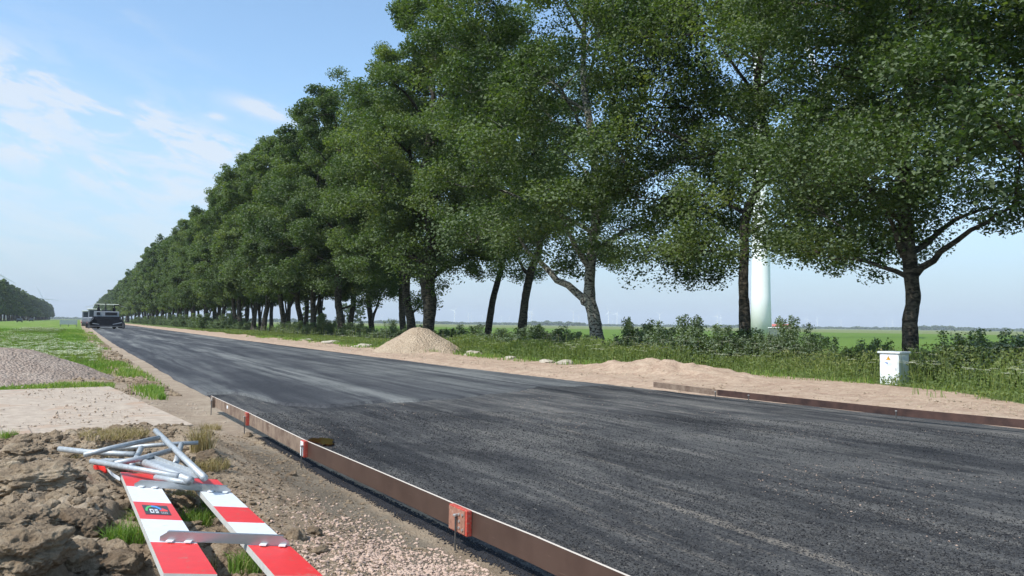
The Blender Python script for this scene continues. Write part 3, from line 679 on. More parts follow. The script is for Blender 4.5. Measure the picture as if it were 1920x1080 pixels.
# shared kinds for the rest of the rows
mid = [poplar(40+i, [(0, 0, 0), (dx*.4, .1, 2.2), (dx, .1, 4.6)], [.42, .35, .33], [([(dx*.3, 0, 1.8), (-dx*1.2, .4, 4), (-dx*2.5, .5, 7)], .22)] if i % 2 else [], H_=28, z0=5.0, rmax=7.2, ncl=480, nleaf=170, lsize=.26) for i, dx in enumerate((.5, -.7, .9, -.3))]
farp = [poplar(60+i, [(0, 0, 0), (.2, .1, 2.2), (.3*i, .1, 5)], [.42, .36, .33], [], H_=28, z0=5.0, rmax=7.4, ncl=380, nleaf=70, lsize=.48, twigs=False, sides=6, lod=.6) for i in range(3)]
vfar = [poplar(70+i, [(0, 0, 0), (0, .1, 2.5), (.2, 0, 5)], [.6, .5, .5], [], H_=27, z0=4.5, rmax=7.5, ncl=230, nleaf=30, lsize=.85, twigs=False, sides=5, lod=.5) for i in range(3)]
y = 89.; i = 0
names_ = ['first', 'second', 'third', 'fourth', 'fifth', 'sixth', 'seventh', 'eighth']
while y < 1450:
    x = 24+rng.normal()*.6
    pr = mid[(i*7+3) % 4] if y < 230 else farp[i % 3] if y < 480 else vfar[i % 3]
    lab = '%s front row poplar to the left of the lone standing dark one' % names_[i] if i < 8 else 'far poplar of the front row, crown merged with its neighbours towards the vanishing point'
    place_tree(pr, (x, y, .05), lab, GROUP_T, rng.random()*6.28, .86+.2*rng.random())
    y += (8.6+rng.random()*2.2) if y < 420 else 14; i += 1
y = 90.; i = 0
while y < 420:
    pr = mid[(i*5+1) % 4] if y < 200 else farp[(i+1) % 3]
    place_tree(pr, (31.5+rng.normal()*.8, y, -.05), 'back row poplar seen only as a trunk and shade between the front row trunks', GROUP_T, rng.random()*6.28, .9+.1*rng.random())
    y += 9+rng.random()*4; i += 1
y = 520.; i = 0
while y < 1500:
    for X_ in ((-43, -52) if i % 2 else (-43,)):
        place_tree(vfar[(i+(X_ < -50)) % 3], (X_+rng.normal(), y+rng.random()*3, 0), 'dark distant tree of the row beyond the pale path on the far left', 'trees in the row on the far left', rng.random()*6.28, .86+.1*rng.random(), 'roadside_tree')
    y += 13; i += 1

# isolated far trees
for px, py, Y_, s, lab in [(662, 604, 420, .52, 'lone round tree in the fields left of the tallest horizon turbine'), (676, 604, 430, .42, 'smaller right hand tree of the pair standing in the fields'), (646, 603, 425, .5, 'leftmost tree of the far group half hidden by a dark trunk'),
        (1507, 616, 900, .33, 'small round tree on the horizon right of the red roofed barn'), (600, 603, 480, .5, 'far tree seen through the trunks left of the lone group'), (575, 603, 500, .48, 'far tree seen low between two trunks'), (445, 603, 560, .62, 'far tree glimpsed above the field through the denser trunks'), (425, 602, 560, .6, 'far tree farthest left behind the front row trunks')]:
    p = gx(px, 600, Y=Y_); place_tree(vfar[int(px) % 3], (p[0], p[1], -.4), lab, None, px, s, 'field_tree')

# distant woods: a low strip nobody could count
cs = []
for (x0, x1, hp, D) in [(838, 985, 3.5, 3000), (985, 1098, 7.5, 2600), (1098, 1350, 3.2, 3200), (1345, 1400, 5, 2800), (1400, 1600, 3.2, 3000), (1600, 1700, 4, 2900), (1700, 1790, 7, 2600), (1790, 1990, 5.5, 2700), (560, 840, 4, 2800), (60, 340, 3, 3300), (-200, 60, 5, 3000), (300, 560, 5.5, 2500)]:
    n = int((x1-x0)*14)
    xx = rng.uniform(x0, x1, n); hh = hp*D/F*(.6+.6*vnoise(xx*.12, xx*0, 4))
    for a_, h_ in zip(xx, hh):
        d = ray(a_, 600); q = d[:2]/(d[:2]@fw[:2]/np.linalg.norm(fw[:2]))*D*(1+.02*rng.random()); cs.append((q[0], q[1], rng.random()*h_))
cs = np.array(cs); V, Fq = leaves(cs, 6.5, .9)
me = meshdata('distant_wood', V, Fq, False, .15+.3*rng.random(len(cs)), [MT['poplar_leaf']])
tag(obj('distant_wood', me), 'low dark strips of distant woodland along the flat horizon', 'woodland', kind='stuff')

# ---------------------------------------------------------------- bushes under the trees
def bushmesh(seed, n=3600, h=1.6, r=1.1, ls=.1, tall=5):
    rs = np.random.default_rng(seed); mb = MB(); cs, tn = [], []
    ns_ = 26; per = n//ns_
    for i in range(ns_):
        an = rs.random()*6.28; rr = r*math.sqrt(rs.random()); hh = h*(.45+.4*rs.random())*(1-.35*(rr/r)**2)
        if i < tall: hh = h*(.85+.2*rs.random()); rr *= .6
        b_ = np.array([rr*.45*math.cos(an), rr*.45*math.sin(an), 0]); t_ = np.array([rr*math.cos(an)*1.1, rr*math.sin(an)*1.1, hh])
        m_ = (b_+t_)/2+rs.normal(size=3)*.06; mb.tube([b_, m_, t_], [.014, .01, .004], 4, False)
        f = rs.random(per)**.7; f = .12+.9*f
        pos = b_*(1-f)[:, None]**2+2*m_*(f*(1-f))[:, None]+t_*(f**2)[:, None]
        pos = pos+rs.normal(size=(per, 3))*(.24*(1.1-f)[:, None]+.05)*[1, 1, .6]; pos[:, 2] = np.maximum(pos[:, 2], .03)
        cs.append(pos); tn.append(np.clip(rs.random()*.35+.25+rs.normal(size=per)*.15, 0, 1))
    cs = np.vstack(cs); V, Fq = leaves(cs, ls, .85, .6, rs=rs)
    return mb.data('bush_stems', 'bark_dark'), meshdata('bush_leaves', V, Fq, False, np.concatenate(tn), [MT['bush_leaf']])
bm = [bushmesh(100+i, 8600, 1.5+.12*i, 1.2+.1*i, .082, 8) for i in range(5)]
def bush(px, topy, X, label, k=0, wide=1.):
    b = gx(px, 600, X=X); z = groundR(b[0], b[1])-.02; top = gx(px, topy, X=X)[2]-z
    t = thing('bush', label, 'bush', (b[0], b[1], z), px*.7, 'poplar sucker bushes under the tree row'); s = max(.4, 1.0*top/(1.5+.12*k)); t.scale = (s*wide, s*wide, s)
    obj('stems', bm[k][0], t); obj('foliage', bm[k][1], t)
BL = [(1915, 632, 23, 1.3, 'dark bush cut by the right edge of the photo'), (1868, 645, 23, 1.4, 'lower dark bush between the two at the right edge'), (1825, 622, 23.2, 1.0, 'pointed dark bush right of the rightmost trunk, third from the edge'), (1785, 648, 23, 1.4, 'low dark bush halfway from the rightmost trunk to the pointed one'),
    (1742, 656, 23.2, 1.2, 'low bush just right of the white cabinet and trunk'), (1640, 640, 24, 1.0, 'low dark bush just left of the white cabinet'), (1600, 656, 24, 1.0, 'smallest low bush in the field gap left of the cabinet'),
    (1535, 632, 24.5, 1.0, 'rounded bush at the right of the pointed sapling bush near the tower'), (1492, 598, 24.5, .75, 'tall pointed sapling bush just right of the turbine tower'), (1455, 628, 24.5, 1.1, 'bush at the foot of the turbine tower'), (1420, 634, 24.5, 1.1, 'bush just right of the slim straight trunk'),
    (1372, 634, 24, 1.2, 'bush just left of the slim straight trunk'), (1330, 612, 23, 1.1, 'light green bush, right one of the tall pair in the middle gap'), (1272, 595, 22.8, 1.0, 'tallest light green bush, standing in the gap between slim and pale trunks'), (1235, 620, 23, 1.0, 'bush left of the tallest light green one'), (1195, 602, 24, .8, 'thin dark sapling bush right of the pale trunk'), (1160, 640, 23.6, 1.2, 'low bush touching the right of the pale trunk'),
    (1075, 622, 25, .9, 'pointed dark bush just left of the pale trunk'), (1045, 640, 25, 1.3, 'dark low bush between pale and right leaning trunks'), (1008, 638, 26, 1.2, 'bush right of the right leaning back row trunk'), (950, 640, 26, 1.4, 'bush left of the right leaning back row trunk'), (905, 630, 26, 1.1, 'bush at the foot of the slender brownish trunk'), (868, 628, 25, 1.2, 'bush right of the sand pile'), (838, 618, 25.5, .9, 'pointed bush touching the right slope of the sand pile'),
    (735, 600, 25.5, .8, 'taller bush rising left above the sand pile'), (705, 622, 24, 1.2, 'bush left of the sand pile'), (675, 630, 24, 1.1, 'low bush midway between sand pile and lone dark trunk'), (652, 622, 25, 1., 'bush touching the lone dark trunk on its right'),
    (612, 590, 25.5, .9, 'tall dark bush touching the lone dark trunk on its left'), (582, 605, 23, 1.2, 'pale green bush left of the tall dark one'), (553, 603, 23, 1.2, 'pale green bush second left of the tall dark one'), (530, 606, 24, 1.1, 'pale green bush third left of the tall dark one')]
for i, (px, ty, X_, wd, lab) in enumerate(BL): bush(px, ty, X_, lab, i % 5, wd)
for i in range(34):
    Y_ = 128*1.036**i; X_ = 23.4+rng.normal()*.7; t = thing('bush', 'small far bush at the foot of the distant front row poplars', 'bush', (X_, Y_, 0), i*1.3, 'poplar sucker bushes under the tree row'); s = .9+.9*rng.random()*(i % 3 > 0); t.scale = (s*1.5, s*1.5, s)
    obj('stems', bm[i % 5][0], t); obj('foliage', bm[i % 5][1], t)
for i, px in enumerate([1890, 1850, 1475, 1395, 1350, 1300, 1250, 1215, 1100, 1060, 1025, 990, 965, 930, 885, 855, 825, 790, 760, 720, 690, 665, 630, 598, 566, 545]):
    X_ = 25.6+.5*math.sin(i*2.3); hr = 598+(px-150)*.01257; dd = X_/max(.2, math.tan(YAW+math.atan((px-960)/F)))
    bush(px, hr+(13+9*math.sin(i*1.7)) * (40./max(25., math.hypot(X_, dd))), X_, 'low dark sucker bush filling the hedge foot between taller ones', i % 5, 1.6)

# ---------------------------------------------------------------- herbs and grass of the right verge
n = 130000; yy = 3+ (rng.random(n)**1.9)*140; xx = Gx(yy)+rng.random(n)**.85*7.5-.35+.3*rng.normal(size=n)
cl1 = vnoise(xx*1.1, yy*1.1, 301); d = xx-Gx(yy); keep = (rng.random(n) < sst(-.5, .5, d+1.2*(cl1-.5))) & (xx < 28.5)
xx, yy, d, cl1 = xx[keep], yy[keep], d[keep], cl1[keep]
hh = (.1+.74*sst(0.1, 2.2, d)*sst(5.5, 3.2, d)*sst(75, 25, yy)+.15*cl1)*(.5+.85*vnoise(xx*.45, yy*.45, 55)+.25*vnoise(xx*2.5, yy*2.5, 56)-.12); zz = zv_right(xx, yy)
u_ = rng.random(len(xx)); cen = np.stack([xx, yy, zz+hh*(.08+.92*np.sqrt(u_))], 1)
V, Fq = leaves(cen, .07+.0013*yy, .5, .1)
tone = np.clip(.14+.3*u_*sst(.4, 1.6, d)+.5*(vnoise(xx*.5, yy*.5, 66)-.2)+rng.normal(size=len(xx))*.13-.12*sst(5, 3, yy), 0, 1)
bs = rng.choice(len(xx), 26000); b3 = np.stack([xx[bs], yy[bs], zz[bs]], 1); hb = hh[bs]*(.7+.5*rng.random(len(bs)))+.05
V2, F2 = blades(b3, hb, .006+.0003*yy[bs], .5)
tb = np.clip(.3+.4*rng.random(len(bs)), 0, 1)
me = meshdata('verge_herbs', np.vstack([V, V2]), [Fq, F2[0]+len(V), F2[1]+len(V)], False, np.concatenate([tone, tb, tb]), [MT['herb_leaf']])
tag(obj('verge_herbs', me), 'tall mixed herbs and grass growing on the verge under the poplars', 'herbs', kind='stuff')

def umbels(pts, size, hgt, name, label):
    """flat white flower heads on thin stems"""
    Vs, Fs, mi, off = [], [], [], 0
    for (x, y, z), s, h in zip(pts, size, hgt):
        n_ = 16; a = rng.random(n_)*6.283; r = s*np.sqrt(rng.random(n_)); c_ = np.stack([x+r*np.cos(a), y+r*np.sin(a), z+h-.18*r+rng.normal(size=n_)*.006], 1)
        q = s*.46; d1 = np.array([q*.5, 0, 0]); d2 = np.array([0, q*.5, 0])
        v_ = np.stack([c_-d1, c_-d2, c_+d1, c_+d2], 1).reshape(-1, 3); Vs.append(v_); Fs.append(np.arange(4*n_).reshape(n_, 4)+off); mi += [0]*n_; off += len(v_)
        w_ = .004+.0001*y; v_ = np.array([(x-w_, y, z), (x+w_, y, z), (x+w_, y, z+h), (x-w_, y, z+h)]); Vs.append(v_); Fs.append(np.array([[0, 1, 2, 3]])+off); mi.append(1); off += 4
    me = meshdata(name, np.vstack(Vs), np.vstack(Fs), False, [.6]*len(mi), [MT['flower_white'], MT['herb_leaf']], mi)
    tag(obj(name, me), label, 'wild flowers', kind='stuff')
P, S_, Hh = [], [], []
for i in range(1100):
    y = 5+rng.random()**1.6*90; dd = rng.random()*3.2+.1; x = float(Gx(y))+dd
    if vnoise(np.array(x*.5), np.array(y*.35), 91) < .38: continue
    P.append((x, y, groundR(x, y))); S_.append(.09+.07*rng.random()+.0006*y); Hh.append(.62+.62*rng.random()*sst(0, 1.5, dd))
umbels(P, S_, Hh, 'verge_flowers', 'flat creamy white umbel flowers scattered through the right verge')
P, S_, Hh = [], [], []
for i in range(2600):
    y = 28+rng.random()**1.2*90; x = .9-rng.random()*7
    if vnoise(np.array(x*.35), np.array(y*.11), 17) < .5: continue
    P.append((x, y, groundL(x, y))); S_.append(.08+.06*rng.random()+.0008*y); Hh.append(.3+.25*rng.random())
umbels(P, S_, Hh, 'meadow_flowers', 'cream umbel flowers in drifts over the bright left verge')

n = 90000; yy = 22+(rng.random(n)**1.7)*110; xx = 1.75-rng.random(n)*(3.2+yy*.075); d = Lx(yy)-.25-xx
kp = (rng.random(n) < sst(24.5, 29, yy)*sst(1.0, 1.6, d+.4*(vnoise(xx*.6, yy*.15, 91)-.5)))
xx, yy = xx[kp], yy[kp]
# strips: along the foot of the gravel heap and beside the road edge
n = 5000; x2 = rng.uniform(-2.2, .75, n); y2 = 20.6+.32*rng.normal(size=n)+.9*(x2+.5)*.25; k2 = rng.random(n) < .25+vnoise(x2*3, y2*3, 5)
x3 = 1.62+.2*rng.normal(size=6000)-.02*0; y3 = rng.uniform(17.8, 31, 6000); x3 = x3-.045*(y3-20); k3 = rng.random(6000) < sst(.4, .6, vnoise(x3*1.5, y3*.55, 31))
xx = np.concatenate([xx, x2[k2], x3[k3]]); yy = np.concatenate([yy, y2[k2], y3[k3]])
x4 = .9+.45*rng.normal(size=9000); y4 = 24+rng.random(9000)**1.5*90; x4 = x4+.004*(y4-24); k4 = (vnoise(x4*1.6, y4*.5, 131) > .6) & (x4 < Lx(y4)-.55)
xx = np.concatenate([xx, x4[k4]]); yy = np.concatenate([yy, y4[k4]])
zz = zl_full(xx, yy); hh = (.06+.13*vnoise(xx*.7, yy*.5, 44))*(.6+.7*rng.random(len(xx)))
V, F2 = blades(np.stack([xx, yy, zz-.01], 1), hh, .006+.00022*yy, .6)
tn = np.clip(.25+.55*vnoise(xx*.4, yy*.25, 71)+.15*rng.normal(size=len(xx)), 0, 1)
me = meshdata('meadow_grass', V, F2, False, np.concatenate([tn, tn]), [MT['grass_blade']])
tag(obj('meadow_grass', me), 'bright green rough grass on the left verge and along the heap foot', 'grass', kind='stuff')
# weeds at the edge of the sand on the right
n = 5200; yy = 5+rng.random(n)*80; xx = Gx(yy)-.1-rng.random(n)**2*1.3; kp = vnoise(xx*1.2, yy*.6, 12) > .55; xx, yy = xx[kp], yy[kp]
V, F2 = blades(np.stack([xx, yy, zv_right(xx, yy)], 1), .08+.2*rng.random(len(xx)), .006+.0003*yy, .8); tn = .25+.6*rng.random(len(xx))
me = meshdata('edge_weeds', V, F2, False, np.concatenate([tn, tn]), [MT['grass_blade']])
tag(obj('edge_weeds', me), 'thin green and straw coloured weeds creeping over the sandy shoulder', 'weeds', kind='stuff')

def tuft(px, py, z, label, name, cat, mat, n=180, h=.2, r=.1, lean=.9, wd=.003):
    p = gp(px, py, z); g0 = groundL(p[0], p[1])-.01; p = gp(px, py, g0); g0 = groundL(p[0], p[1])-.01
    a = rng.random(n)*6.28; q = r*np.sqrt(rng.random(n)); B = np.stack([q*np.cos(a), q*np.sin(a), 0*q], 1)
    hv = h*(.5+.6*rng.random(n)); V, F2 = blades(B, hv, wd, lean); tn = rng.random(n)*.9
    o = obj(name, meshdata(name, V, F2, False, np.concatenate([tn, tn]), [MT[mat]])); o.location = (p[0], p[1], g0); return tag(o, label, cat)
tuft(238, 1012, .35, 'bright green grass tuft left of the striped plank with the sticker', 'grass_tuft', 'grass tuft', 'grass_blade', 420, .17, .13)
tuft(262, 985, .35, 'smaller green tuft touching the outer edge of the stickered plank', 'grass_tuft', 'grass tuft', 'grass_blade', 160, .15, .08)
tuft(372, 985, .35, 'green grass tuft between the two striped planks, in the middle', 'grass_tuft', 'grass tuft', 'grass_blade', 320, .15, .13)
tuft(405, 968, .35, 'sparse green tuft touching the inner edge of the plain plank', 'grass_tuft', 'grass tuft', 'grass_blade', 160, .13, .1)
tuft(470, 1062, .35, 'green grass tuft under the near end between the planks', 'grass_tuft', 'grass tuft', 'grass_blade', 260, .13, .13)
tuft(345, 938, .35, 'round dry straw clump just below the upper bracket', 'straw_clump', 'straw clump', 'straw', 420, .14, .09, 1.4)
tuft(378, 850, .35, 'upright dry straw tuft at the right end of the steel tubes', 'straw_clump', 'straw clump', 'straw', 260, .32, .12, .8)
tuft(395, 885, .3, 'drooping dry root clump below the upright straw tuft', 'straw_clump', 'straw clump', 'straw', 380, .12, .16, 1.6)
tuft(395, 800, .2, 'low brown straw clump at the corner of the large steel plate', 'straw_clump', 'straw clump', 'straw', 240, .12, .16, 1.5)
tuft(215, 822, .4, 'brown matted straw covering the sod behind the steel tubes', 'straw_clump', 'straw clump', 'straw', 900, .1, .34, 2.0)
tuft(165, 832, .4, 'brown straw at the left end of the sod behind the tubes', 'straw_clump', 'straw clump', 'straw', 300, .1, .2, 2.0)
tuft(372, 1070, .35, 'dry straw clump under the near end of the stickered plank', 'straw_clump', 'straw clump', 'straw', 220, .1, .1, 1.4)
tuft(15, 838, .2, 'tiny green tuft at the corner of the small steel plate', 'grass_tuft', 'grass tuft', 'grass_blade', 120, .1, .1)
#PART3
# ---------------------------------------------------------------- formwork boards along the near edge
ZT = .30
top_px = [(395, 742), (463, 773), (572, 826), (700, 880), (868, 952), (1000, 1005), (1175, 1080), (1420, 1190)]
bot_px = [(395, 752), (463, 793), (572, 847), (700, 907), (868, 992), (1000, 1060), (1175, 1160), (1420, 1300)]
TP = [gp(*p, ZT) for p in top_px]
def zbot(i):
    p = TP[i]; q = ray(*bot_px[i]); t = math.hypot(p[0], p[1])/math.hypot(q[0], q[1]); return max(.06, q[2]*t+H)
ZB = [.13, .125, .12, .12, .12, .115, .11, .11]
def board_mesh(P, zb, th=.021):
    P = [np.array(p) for p in P]; V = []
    for i, p in enumerate(P):
        t = P[min(i+1, len(P)-1)]-P[max(i-1, 0)]; nrm = np.array([t[1], -t[0], 0]); nrm /= np.linalg.norm(nrm)
        if nrm[0] < 0: nrm = -nrm
        for o_, z in ((0, zb[i]), (0, p[2]), (th, p[2]), (th, zb[i])): V.append([p[0]+nrm[0]*o_, p[1]+nrm[1]*o_, z])
    Fs, mi = [], []
    for i in range(len(P)-1):
        for k in range(4): Fs.append([i*4+k, i*4+(k+1) % 4, i*4+4+(k+1) % 4, i*4+4+k]); mi.append(1 if k == 1 else 0)
    Fs += [[0, 1, 2, 3], [len(V)-1, len(V)-2, len(V)-3, len(V)-4]]; mi += [0, 0]
    return V, Fs, mi
def board(name, P, zb, mats, label, group, parent_parts=()):
    V, Fs, mi = board_mesh(P, zb)
    t = thing(name, label, 'formwork board', (P[0][0], P[0][1], 0), 0, group)
    me = meshdata(name+'_panel', np.array(V)-[P[0][0], P[0][1], 0], np.array(Fs), False, None, [MT[k] for k in mats], mi)
    obj('panel', me, t); return t
segs = [((0, 1), 'plywood_worn', 'farthest worn grey brown board of the near formwork, ending at the sandy bank'), ((1, 2), 'plywood_worn', 'scuffed brown board of the near formwork between the two farther red clamps'),
        ((2, 4), 'plywood_brown', 'smooth dark brown board between the oily puddle clamp and the nearest red clamp'), ((4, 7), 'plywood_brown', 'nearest dark brown board running out of the bottom of the photo')]
BT = []
for (a, b_), mt, lab in segs:
    BT.append(board('formwork_board', TP[a:b_+1], ZB[a:b_+1], [mt, 'ply_edge'], lab, 'formwork boards along the near road edge'))
# clamps with bolts, fixed to the boards; pins driven in the ground
def along(i, j, f): return TP[i]*(1-f)+TP[j]*f
def clamp(bt, c, dirv, zb, mats, w_=.24, extra=True):
    nrm = np.array([-dirv[1], dirv[0], 0]); nrm = nrm if nrm[0] < 0 else -nrm
    o_ = np.array(bt.location); rz = math.atan2(dirv[1], dirv[0]); h = ZT-zb+.008; zc = (ZT+zb)/2+.004
    mb = MB().box(c*[1, 1, 0]+nrm*.022+[0, 0, zc]-o_, (w_, .04, h), rz, bev=.003); pl_ = mb.build('clamp_plate', mats[0], bt)
    mb = MB().box(c*[1, 1, 0]+nrm*.0455+dirv*.012+[0, 0, zc]-o_, (w_-.03, .004, h-.02), rz); mb.build('clamp_face', mats[1], pl_)
    mb = MB()
    if extra:
        for du, dz in ((-.085, .055), (-.03, .05), (-.03, -.05), (-.085, -.055), (-.035, .0)):
            p = c*[1, 1, 0]+nrm*.05+dirv*du+[0, 0, zc+dz]-o_; mb.tube([p-nrm*.003, p+nrm*.006], .011, 8)
        mb.build('bolt', 'bolt', pl_)
    return nrm
def pin(x, y, ztop, label, r=.0075):
    g_ = groundL(x, y) if x < 8 else groundR(x, y)
    t = thing('steel_pin', label, 'steel pin', (x, y, g_-.03), 0, 'steel pins holding the formwork')
    MB().tube([(0, 0, 0), (0, 0, ztop-g_+.03)], r, 8).build('shaft', 'pin_steel', t)
    MB().box((0, 0, ztop-g_+.028), (.034, .028, .018), .3, bev=.003).build('head', 'bolt', t)
dv = [None]*8
for i in range(7): d_ = TP[i]-TP[i+1]; d_[2] = 0; dv[i] = d_/np.linalg.norm(d_)
def at_px(px):    # point on the board's top line under photo column px
    for i in range(7):
        if top_px[i][0] <= px <= top_px[i+1][0]:
            q = ray(px, top_px[i][1]+(top_px[i+1][1]-top_px[i][1])*(px-top_px[i][0])/(top_px[i+1][0]-top_px[i][0])); t = (ZT-H)/q[2]; return np.array([q[0]*t, q[1]*t, ZT]), dv[i]
for px, bt, mt, lab, du in [(402, BT[0], ('plywood_worn', 'bolt'), 'farthest steel pin at the pale end clamp of the board line', 0), (466, BT[1], ('clamp_red', 'clamp_worn'), 'steel pin at the small far red clamp', .03),
                        (574, BT[2], ('clamp_red', 'white_paint'), 'steel pin at the red and white clamp beside the oily puddle', .03), (868, BT[3], ('clamp_red', 'clamp_worn'), 'nearest steel pin, in front of the big red clamp plate', .07)]:
    c, d_ = at_px(px); nrm = clamp(bt, c, d_, .118, mt, (.13 if px < 800 else .28), px > 800)
    p = c+nrm*.062+d_*(du-.07); pin(p[0], p[1], ZT-.045, lab)
c, d_ = at_px(427); mb = MB().box(c*[1, 1, 0]+np.array([-d_[1], d_[0], 0])*.004*(1 if -d_[1] < 0 else -1)+[0, 0, .24]-np.array(BT[0].location), (.09, .006, .05), math.atan2(d_[1], d_[0])); mb.build('white_sticker', 'white_paint', BT[0])

# ---------------------------------------------------------------- steel road plates
m, nt, b = M('plate', .75, .3, .0); v = coords(nt)
n1 = noise(nt, v, 1.1, 7, .65, .5); n2 = noise(nt, v, 5, 7, .7); 
c = mixc(nt, ramp(nt, n2, [(.4, 0.), (.6, 1.)]), (.38, .3, .23), (.48, .39, .3)); c = mixc(nt, maprange(nt, n1, .5, .7, 0, .7), c, (.4, .25, .16)); c = mixc(nt, maprange(nt, n2, .56, .7, 0, .8), c, (.54, .44, .33))
setc(nt, b, c); bump(nt, b, n2, .2, .01); MT['plate'] = m
def plate(P_, z, label):
    c_ = np.mean([p[:2] for p in P_], axis=0); t = MB().prism([(p[0]-c_[0], p[1]-c_[1], 0) for p in P_], (0, 0, .022)).build('steel_plate', 'plate'); t.location = (c_[0], c_[1], z); tag(t, label, 'steel plate', 'steel road plates on the track')
A_, B_ = gp(205, 727, .12), gp(362, 800, .12); d_ = (A_-B_)/np.linalg.norm(A_-B_); s_ = np.array([-d_[1], d_[0], 0])
plate([B_, A_, A_+s_*3., B_+s_*3.], .13, 'large sand dusted steel road plate with its corner at the sod clump')
q0 = gp(62, 820, .15); q1 = q0+d_*1.25; plate([q0, q1, q1+s_*3, q0+s_*3], .155, 'small rusty steel plate at the left photo edge, lapping onto the large one')

# spilled black asphalt crumbs under the board
def stones(name, pts, size, mat, label, cat, seed=0):
    rs = np.random.default_rng(seed); n = len(pts)
    ic = np.array([(0, 0, 1), (.89, 0, .45), (.28, .85, .45), (-.72, .53, .45), (-.72, -.53, .45), (.28, -.85, .45), (.72, .53, -.45), (-.28, .85, -.45), (-.89, 0, -.45), (-.28, -.85, -.45), (.72, -.53, -.45), (0, 0, -1)])
    fc = np.array([(0, 1, 2), (0, 2, 3), (0, 3, 4), (0, 4, 5), (0, 5, 1), (1, 6, 2), (2, 7, 3), (3, 8, 4), (4, 9, 5), (5, 10, 1), (6, 7, 2), (7, 8, 3), (8, 9, 4), (9, 10, 5), (10, 6, 1), (11, 7, 6), (11, 8, 7), (11, 9, 8), (11, 10, 9), (11, 6, 10)])
    V = ic[None]*(1+rs.normal(size=(n, 12, 1))*.14)*(.6+.6*rs.random((n, 1, 3)))*[1, 1, .65]
    an = rs.random(n)*6.283; ca, sa = np.cos(an), np.sin(an)
    x = V[:, :, 0]*ca[:, None]-V[:, :, 1]*sa[:, None]; y = V[:, :, 0]*sa[:, None]+V[:, :, 1]*ca[:, None]
    V = np.stack([x, y, V[:, :, 2]], 2)*np.asarray(size)[:, None, None]*.5+np.asarray(pts)[:, None, :]
    Fq = (fc[None]+np.arange(n)[:, None, None]*12).reshape(-1, 3)
    me = meshdata(name, V.reshape(-1, 3), Fq, False, None, [MT[mat]]); return tag(obj(name, me), label, cat, kind='stuff')
n = 26000; yy = 3.3+rng.random(n)**1.3*8.5; xb = np.interp(yy, [p[1] for p in TP[::-1]], [p[0] for p in TP[::-1]])
xx = xb+.2-rng.random(n)**.8*(.13+.05*np.clip(1.2-(yy-3.4)/6, .1, 1)+.05*fbm(yy*2, yy*0, 3, 5))-.04*np.abs(rng.normal(size=n)); stones('asphalt_crumbs', np.stack([xx, yy, zl_full(xx, yy)+.004], 1), .006+.016*rng.random(n)**2, 'asphalt_crumb', 'black asphalt crumbs spilled under the near formwork board', 'gravel', 3)
n = 15000; xx = 1.95+.42*rng.normal(size=n); yy = 3.6+np.abs(rng.normal(size=n))*1.25; kp = (xx < np.interp(yy, [3, 6, 8], [2.75, 2.4, 2.2])) & (rng.random(n) < .25+1.2*vnoise(xx*3, yy*2, 7)); xx, yy = xx[kp], yy[kp]
stones('pink_gravel', np.stack([xx, yy, zl_full(xx, yy)+.003], 1), .009+.03*rng.random(len(xx))**3, 'stone_pink', 'pale pink crushed gravel spread between the planks and the board', 'gravel', 4)
n = 15000; xx = -1.3+rng.random(n)**1.3*3.6; yy = 3.5+rng.random(n)**1.2*8.5; lf = sst(1.7, .4, xx); kp = rng.random(n) < (.12+.88*lf)*(.15+1.1*vnoise(xx*2.3, yy*2.3, 57)); xx, yy, lf = xx[kp], yy[kp], lf[kp]
stones('clay_lumps', np.stack([xx, yy, zl_full(xx, yy)+.006], 1), .02+(.03+.09*lf)*rng.random(len(xx))**3., 'clay', 'broken dry clay lumps strewn over the dug soil', 'clay lumps', 15)
n = 5000; yy = 19+rng.random(n)**1.5*90; xx = Lx(yy)-.55-np.abs(rng.normal(size=n))*.75; kp = vnoise(xx*1.4, yy*.6, 141) > .4; xx, yy = xx[kp], yy[kp]
stones('bank_lumps', np.stack([xx, yy, zl_full(xx, yy)+.01], 1), .03+.16*rng.random(len(xx))**3.5, 'clay', 'brown dirt lumps along the bank between meadow and road', 'dirt lumps', 18)
# the coarse aggregate that stands proud of the fresh surface
m, nt, b = M('aggregate', .9, .15); ge = nt.nodes.new('ShaderNodeNewGeometry')
setc(nt, b, ramp(nt, ge.outputs['Random Per Island'], [(.0, (.01, .01, .012)), (.5, (.03, .03, .032)), (.85, (.07, .068, .064)), (.985, (.11, .105, .098)), (1., (.3, .28, .25))])); MT['aggregate'] = m
n = 170000; dd = 4.2*(15/4.2)**rng.random(n); an = R(29.2)+R(34.5)*(2*rng.random(n)-1); xx, yy = dd*np.sin(an), dd*np.cos(an)
kp = (xx > Lx(yy)+.05) & (xx < Rx(yy)-.35) & (yy < np.interp(xx, ex, ey)-.3) & (rng.random(n) < .25+1.1*vnoise(xx*1.5, yy*.5, 161)*vnoise(xx*.5+4, yy*.2, 162)*1.6); xx, yy = xx[kp], yy[kp]; n = len(xx)
oc = np.array([(1, 0, 0), (-1, 0, 0), (0, 1, 0), (0, -1, 0), (0, 0, 1), (0, 0, -1)]); of_ = np.array([(0, 2, 4), (2, 1, 4), (1, 3, 4), (3, 0, 4), (2, 0, 5), (1, 2, 5), (3, 1, 5), (0, 3, 5)])
sz = (.003+.005*rng.random(n)**1.5)*(.8+.06*np.hypot(xx, yy)); V = oc[None]*(.6+.8*rng.random((n, 6, 1))); aa = rng.random(n)*6.28; ca, sa = np.cos(aa)[:, None], np.sin(aa)[:, None]
V = np.stack([V[:, :, 0]*ca-V[:, :, 1]*sa, V[:, :, 0]*sa+V[:, :, 1]*ca, V[:, :, 2]*.7], 2)*sz[:, None, None]
zz = .012*fbm(xx*1.4, yy*.35, 4, 4)+.006*fbm(xx*6, yy*3, 3, 8)+.012
